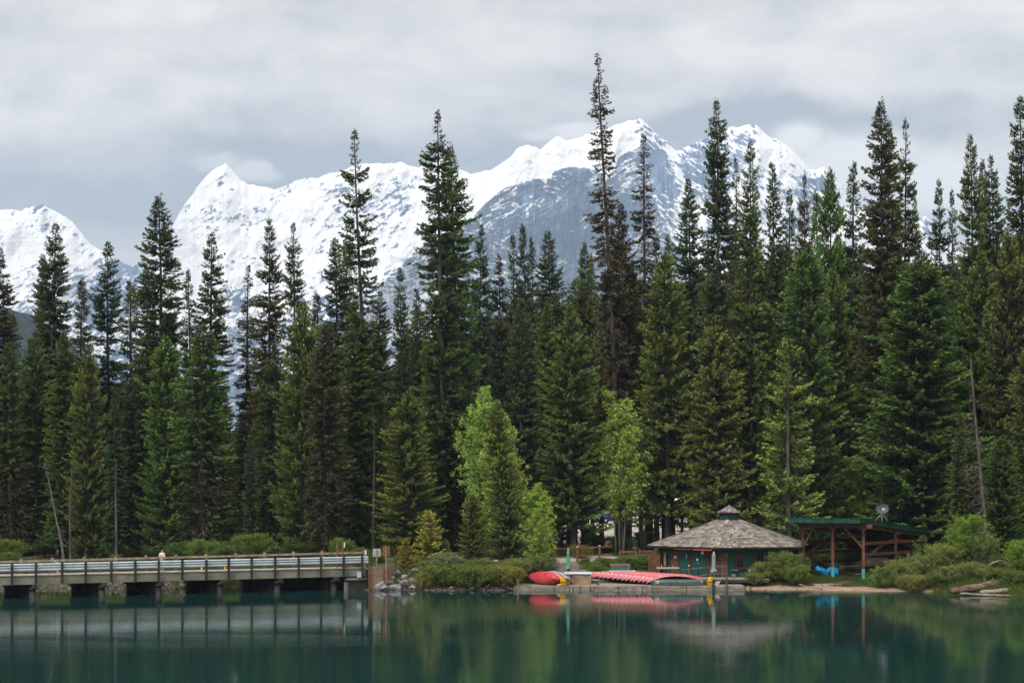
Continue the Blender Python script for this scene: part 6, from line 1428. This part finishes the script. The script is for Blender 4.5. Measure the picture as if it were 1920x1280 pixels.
# a white box on a pole behind the shed
a = at(1632, 975, 150); r = empty('utility_pole', (a.x, a.y, float(ground(a.x, a.y))), 'slim post carrying two white boxes behind the shed roof, beside the satellite dish', 'utility post')
m = MB(); m.tube([(a.x, a.y, float(ground(a.x, a.y))), at(1632, 938, 150)], .05, 8); m.build('pole', M['bark_pale'], r)
for px, py, s_ in ((1634, 941, .42), (1630, 948, .25), (1632, 957, .22)): m = MB(); m.box(at(px, py, 149.85), (s_, .2, s_*.9)); m.build('meter_box', M['white'], r)
# ================================================================ DRIFTWOOD
def log(pts, rads, lab, name='log', mt='log', cat='log', twigs=()):
    r = empty(name, pts[0], lab, cat, 'driftwood logs along the shore'); m = MB()
    P = [Vector(p) for p in pts]; fine_ = []; rr = []
    for i in range(len(P)-1):
        for k in range(4): q = k/4; fine_.append(P[i].lerp(P[i+1], q)+Vector((0, 0, .02*sin(i*3+k*2)))); rr.append((rads[i]*(1-q)+rads[i+1]*q)*(1+.08*sin(k*2.3+i)))
    fine_.append(P[-1]); rr.append(rads[-1]); m.tube(fine_, rr, 12); m.build('log_body', M[mt], r)
    for a, b, rd in twigs: m = MB(); m.tube([a, (Vector(a)+Vector(b))/2+Vector((.03, 0, .03)), b], [rd, rd*.7, rd*.3], 6); m.build('branch_stub', M['drift'], r)
log([at(1783, 1108, 121.6), at(1815, 1103, 121.8), at(1873, 1094, 122.2)], [.20, .27, .30], 'thickest brown log sloping up from the water below the willows', twigs=[(at(1848, 1094, 121.9), at(1844, 1081, 121.9), .04), (at(1862, 1092, 121.9), at(1861, 1083, 121.9), .03), (at(1800, 1106, 121.5), at(1792, 1098, 121.4), .03)])
log([at(1838, 1110, 120.4), at(1880, 1107, 120.4), at(1925, 1101, 120.6)], [.14, .17, .15], 'grey log along the water running out of the picture at the edge', mt='drift')
log([at(1800, 1112, 120.8), at(1850, 1115, 120.2), at(1880, 1116, 119.8)], [.06, .10, .08], 'half sunk pale log in front of the thickest log', mt='drift')
log([at(1868, 1117, 119.4), at(1925, 1116, 119.2)], [.09, .07], 'low dark log right at the waterline at the picture edge')
log([at(1845, 1068, 123.6), at(1862, 1054, 123.4), at(1876, 1051, 123.4), at(1897, 1060, 123.4)], [.03, .07, .08, .04], 'pale bent bough sticking out of the willows above the logs', 'driftwood_bough', 'drift', 'bough')
log([at(1498, 1095, 127.9), at(1518, 1099, 127.3), at(1542, 1104, 126.9)], [.035, .04, .07], 'long thin stick lying down the sandy beach', 'driftwood_bough', 'drift', 'stick')
log([at(1041, 1066, 133.5), at(1050, 1071, 133), at(1058, 1073, 132.8)], [.06, .10, .14], 'pale broken log on the grey slope beside the green umbrella', mt='drift')
log([at(1043, 1072, 133.0), at(1052, 1074, 132.7)], [.08, .11], 'short stub of pale wood under the broken log by the umbrella', mt='drift')
log([at(938, 1095, 127.6), at(952, 1101, 127.2), at(962, 1104, 127.0)], [.03, .05, .04], 'grey bough dipping into the water at the end of the shorter dock', 'driftwood_bough', 'drift', 'bough')
log([at(922, 1087, 127.9), at(916, 1098, 127.5), at(905, 1104, 127.2)], [.025, .04, .03], 'bent grey bough rising from the bank below the small aspen', 'driftwood_bough', 'drift', 'bough')
for k, (px, lab) in enumerate(((795, 'tangle of bare roots at the waterline under the tall grey willow'), (822, 'tangle of bare twigs hanging over the water below the brown fence'), (768, 'tangle of bare twigs beside the smooth boulder'))):
    rg = np.random.default_rng(k); p = at(px, 1100, 127.7); r = empty('root_tangle', p, lab, 'roots', 'bare roots under the bank'); n = 34
    P0 = np.array([p.x, p.y+.3, .65])+rg.normal(0, 1, (n, 3))*np.array([.55, .15, .12]); D = nrm(np.stack([rg.normal(0, .6, n), rg.normal(-.35, .2, n), rg.uniform(-1, -.1, n)], 1))
    V1, F1 = strips(P0, D, rg.uniform(.5, 1.0, n), rg.uniform(-.3, .4, n), np.full(n, .055), rg); child('roots', np_mesh('roots', V1-np.array(p), F1, M['drift']), r)
# ================================================================ PARKED VEHICLES
def car(px, Y, rz, mt, L, H, lab, kind='car', name='parked_car'):
    x = (px-960)/F*Y; z = float(ground(x, Y))+.12; W = 1.85 if kind == 'car' else 2.3
    r = empty(name, (x, Y, z), lab, 'car' if kind == 'car' else 'motorhome', 'vehicles in the parking lot', rz)
    def prism(prof, w, nm, m_, par=r, bev=.04, taper=None):
        m = MB(); n = len(prof); vs = [(a, -w/2, b) for a, b in prof]+[(a, w/2, b) for a, b in prof]
        if taper: vs = [(a, y*(taper if b > H*.6 else 1), b) for a, y, b in vs]
        m.add(vs, [(i, (i+1) % n, n+(i+1) % n, n+i) for i in range(n)]+[tuple(range(n-1, -1, -1)), tuple(range(n, 2*n))]); return m.build(nm, M[m_], par, local=True, bevel=bev)
    h = H
    if kind == 'car':
        prism([(-L/2, .32), (-L/2, .78*h*.72), (-L/2+.12, h*.62), (-L*.44, h*.64), (-L*.30, h*.97), (L*.05, h), (L*.20, h*.66), (L*.44, h*.56), (L/2, h*.48), (L/2, .32)], W, 'body', mt, taper=.86)
        g_ = prism([(-L*.405, h*.66), (-L*.285, h*.93), (L*.04, h*.955), (L*.165, h*.67)], W*.885, 'side_window', 'black', bev=.01)
        m = MB(); m.add([(L*.19, -W*.40, h*.68), (L*.19, W*.40, h*.68), (L*.062, W*.36, h*.965), (L*.062, -W*.36, h*.965), (L*.20, -W*.40, h*.68), (L*.20, W*.40, h*.68), (L*.072, W*.36, h*.965), (L*.072, -W*.36, h*.965)], [(0, 3, 2, 1), (4, 5, 6, 7), (0, 1, 5, 4), (2, 3, 7, 6), (1, 2, 6, 5), (0, 4, 7, 3)]); m.build('windscreen', M['black'], r, local=True)
        m = MB(); m.box((L/2+.012, 0, h*.30), (.05, W*.62, .26)); m.build('grille', M['dark'], r, local=True)
        m = MB(); m.box((L/2+.012, 0, h*.45), (.04, W*.40, .10)); m.build('upper_grille', M['dark'], r, local=True)
        for s in (-1, 1):
            m = MB(); m.box((L/2-.03, s*W*.38, h*.47), (.12, .34, .12)); m.build('headlight', M['silver'], r, local=True)
            m = MB(); m.box((L*.17, s*(W/2+.09), h*.66), (.10, .16, .12)); m.build('mirror', M[mt], r, local=True)
    else:
        prism([(-L/2, .45), (-L/2, h*.96), (-L/2+.3, h), (L/2-.3, h), (L/2, h*.92), (L/2, .45)], W, 'body', mt, bev=.12)
        for y_, z_, w_, hh in ((-.45, 1.9, .75, .62), (.45, 1.9, .55, 1.1)):
            m = MB(); m.box((-L/2-.02, y_, z_), (.04, w_, hh)); m.build('window', M['black'], r, local=True)
        m = MB(); m.box((-L/2-.02, .45, .95), (.03, .3, .2)); m.build('hatch', M['silver'], r, local=True)
        m = MB(); m.box((-L/2-.05, 0, .52), (.1, W, .16)); m.build('bumper', M['steel'], r, local=True)
        for y_ in (-.9, .9): m = MB(); m.box((-L/2-.02, y_, .85), (.04, .14, .24)); m.build('tail_light', M['orange'], r, local=True)
    for sx_ in (-L*.31, L*.32):
        for s in (-1, 1):
            m = MB(); m.tube([(sx_, s*(W/2-.20), .34), (sx_, s*(W/2+.01), .34)], .34, 18); wl = m.build('wheel', M['tire'], r, local=True)
            m = MB(); m.tube([(sx_, s*(W/2-.05), .34), (sx_, s*(W/2+.025), .34)], .20, 12); m.build('rim', M['steel'], wl, local=True)
car(1185, 204, R(-98), 'white', 4.6, 1.72, 'white sport utility car facing the lake between the aspen stems')
car(1151, 212, R(-160), 'bluep', 4.5, 1.45, 'dark blue car beside the white sport utility car')
car(1147, 220, R(-170), 'silver', 4.8, 1.95, 'silver van roof showing above the dark blue car')
car(1222, 216, R(-80), 'white', 4.6, 1.75, 'white car behind the boughs of the large olive spruce')
car(1240, 222, R(0), 'white', 4.9, 2.1, 'white van between the olive spruce and the motorhome')
car(1276, 207, R(80), 'white', 6.8, 3.15, 'tall white motorhome seen end on above the boathouse roof', 'rv', 'motorhome')
car(1100, 214, R(15), 'white', 4.6, 1.6, 'white car left of the aspen with grey stems')
car(1062, 214, R(10), 'silver', 4.6, 1.5, 'silver car behind the dense dark green spruce')
car(892, 214, R(10), 'white', 6.8, 3.0, 'white motorhome glimpsed through the bright aspen', 'rv', 'motorhome')
car(785, 214, R(10), 'white', 4.8, 1.9, 'white van glimpsed behind the golden sapling and the olive spruce')
car(1340, 214, R(170), 'white', 4.8, 1.8, 'white car just above the cupola of the boathouse')
car(1545, 195, R(10), 'white', 4.8, 1.8, 'white car glimpsed above the shed roof')
car(825, 218, R(170), 'silver', 4.8, 1.6, 'silver car glimpsed behind the shaded spruce at the aspen')
# ================================================================ PEOPLE
def body_mesh(name, joints, edges, m_, parent):
    """a continuous skinned surface, evaluated once and stored"""
    import bmesh
    me = bpy.data.meshes.new(name); b = bmesh.new(); lay = b.verts.layers.skin.verify(); vs = [b.verts.new(j[:3]) for j in joints]
    for v, j in zip(vs, joints): v[lay].radius = (j[3], j[4] if len(j) > 4 else j[3])
    vs[0][lay].use_root = True
    for e in edges: b.edges.new((vs[e[0]], vs[e[1]]))
    b.to_mesh(me); b.free(); o = bpy.data.objects.new(name, me); COL.objects.link(o); o.parent = parent
    o.modifiers.new('skin', 'SKIN').use_smooth_shade = True; s = o.modifiers.new('sub', 'SUBSURF'); s.levels = 2; s.render_levels = 2; me.materials.append(m_); return o
def person(px, w, lab, woman, face):
    s = bs(px, w); p = bp(s, w, 1.40+rise(s)); r = empty('person', p, lab, 'person', None, face); H = 1.64 if woman else 1.76; k = H/1.75
    J = [(0, 0, .95, .13, .11), (0, 0, 1.12, .13, .10), (0, 0, 1.32, .16, .11), (0, -.01, 1.46, .07, .07), (0, -.01, 1.53, .052, .055), (0, .0, 1.60, .075, .09), (0, .0, 1.70, .078, .088),
         (-.17, 0, 1.42, .055, .055), (-.23, .03, 1.16, .045, .045), (-.13, .17, 1.03 if not woman else 1.18, .033, .033), (.17, 0, 1.42, .055, .055), (.23, .03, 1.16, .045, .045), (.13, .17, 1.03 if not woman else 1.18, .033, .033),
         (-.09, 0, .88, .085, .09), (-.10, .02, .50, .058, .062), (-.10, -.02, .10, .04, .042), (-.10, .08, .03, .036, .03), (.09, 0, .88, .085, .09), (.10, .06, .50, .058, .062), (.11, .04, .10, .04, .042), (.11, .14, .03, .036, .03)]
    J = [(a*k, b*k, c*k, *q) for a, b, c, *q in J]
    E = [(0, 1), (1, 2), (2, 3), (3, 4), (4, 5), (5, 6), (3, 7), (7, 8), (8, 9), (3, 10), (10, 11), (11, 12), (0, 13), (13, 14), (14, 15), (15, 16), (0, 17), (17, 18), (18, 19), (19, 20)]
    body_mesh('body', J, E, M['skin'], r)
    g = .022
    idx = [1, 2, 3, 7, 8, 9, 10, 11, 12]; idx0 = [0]+idx; mp = {v: i for i, v in enumerate(idx0)}
    jj = [(J[i][0], J[i][1], J[i][2], J[i][3]+g, (J[i][4] if len(J[i]) > 4 else J[i][3])+g) for i in idx0]; jj[0] = (jj[0][0], jj[0][1], jj[0][2]-.06, jj[0][3]+.01, jj[0][4]+.01)
    ee = [(mp[a], mp[b]) for a, b in E if a in mp and b in mp]
    body_mesh('jacket', jj, ee, M['shawl'] if woman else M['hoodie'], r)
    idx0 = [0, 13, 14, 15, 17, 18, 19]; mp = {v: i for i, v in enumerate(idx0)}; jj = [(J[i][0], J[i][1], J[i][2], J[i][3]+.02, J[i][4]+.02) for i in idx0]
    body_mesh('trousers', jj, [(mp[a], mp[b]) for a, b in E if a in mp and b in mp], M['trouser'] if woman else M['jeans'], r)
    for a, b in ((15, 16), (19, 20)):
        body_mesh('shoe', [(J[a][0], J[a][1], .06, .05, .05), (J[b][0], J[b][1]+.03, .045, .045, .04)], [(0, 1)], M['shoe'], r)
    if woman: body_mesh('hair', [(0, -.02, 1.70*k, .088, .095), (0, -.05, 1.58*k, .085, .085), (0, -.07, 1.38*k, .085, .05), (0, -.07, 1.2*k, .06, .03)], [(0, 1), (1, 2), (2, 3)], M['hair'], r)
    else: body_mesh('hood', [(0, -.03, 1.70*k, .088, .095), (0, -.05, 1.60*k, .098, .10), (0, -.06, 1.48*k, .09, .08)], [(0, 1), (1, 2)], M['hoodie'], r)
    # face and hands
    m = MB(); hy = .092
    m.lathe((0, hy-.002, 1.62*k), [(.0, -.02), (.014, -.012), (.010, .012), (0, .03)], 8); m.build('nose', M['skin'], r, local=True)
    for sx_ in (-1, 1):
        m = MB(); m.lathe((sx_*.03, hy-.012, 1.655*k), [(0, -.01), (.01, 0), (0, .01)], 8); m.build('eye', M['black'], r, local=True)
        hz = (1.18 if woman else 1.03)*k; m = MB(); c = Vector((sx_*.13*k, .17*k, hz)); m.tube([c, c+Vector((-sx_*.05, .03, -.01))], [.034, .040], 8)
        for f in range(4): m.tube([c+Vector((-sx_*.05, .012+.0*f, .028-.018*f)), c+Vector((-sx_*.09, .03, .026-.018*f)), c+Vector((-sx_*(.115+.01*(f in (1, 2))), .005, .022-.018*f))], [.009, .0085, .007], 6)
        m.tube([c+Vector((-sx_*.02, .03, .03)), c+Vector((-sx_*.05, .05, .05))], [.011, .008], 6); m.build('hand', M['skin'], r, local=True)
    m = MB(); m.box((0, hy-.008, 1.585*k), (.045, .01, .008)); m.build('mouth', M['rust'], r, local=True)
person(107, 5.4, 'person in a black hoodie and light blue jeans walking on the bridge', False, R(-60))
person(304, 5.4, 'person with long dark hair and a pale patterned top leaning on the bridge rail', True, R(160))
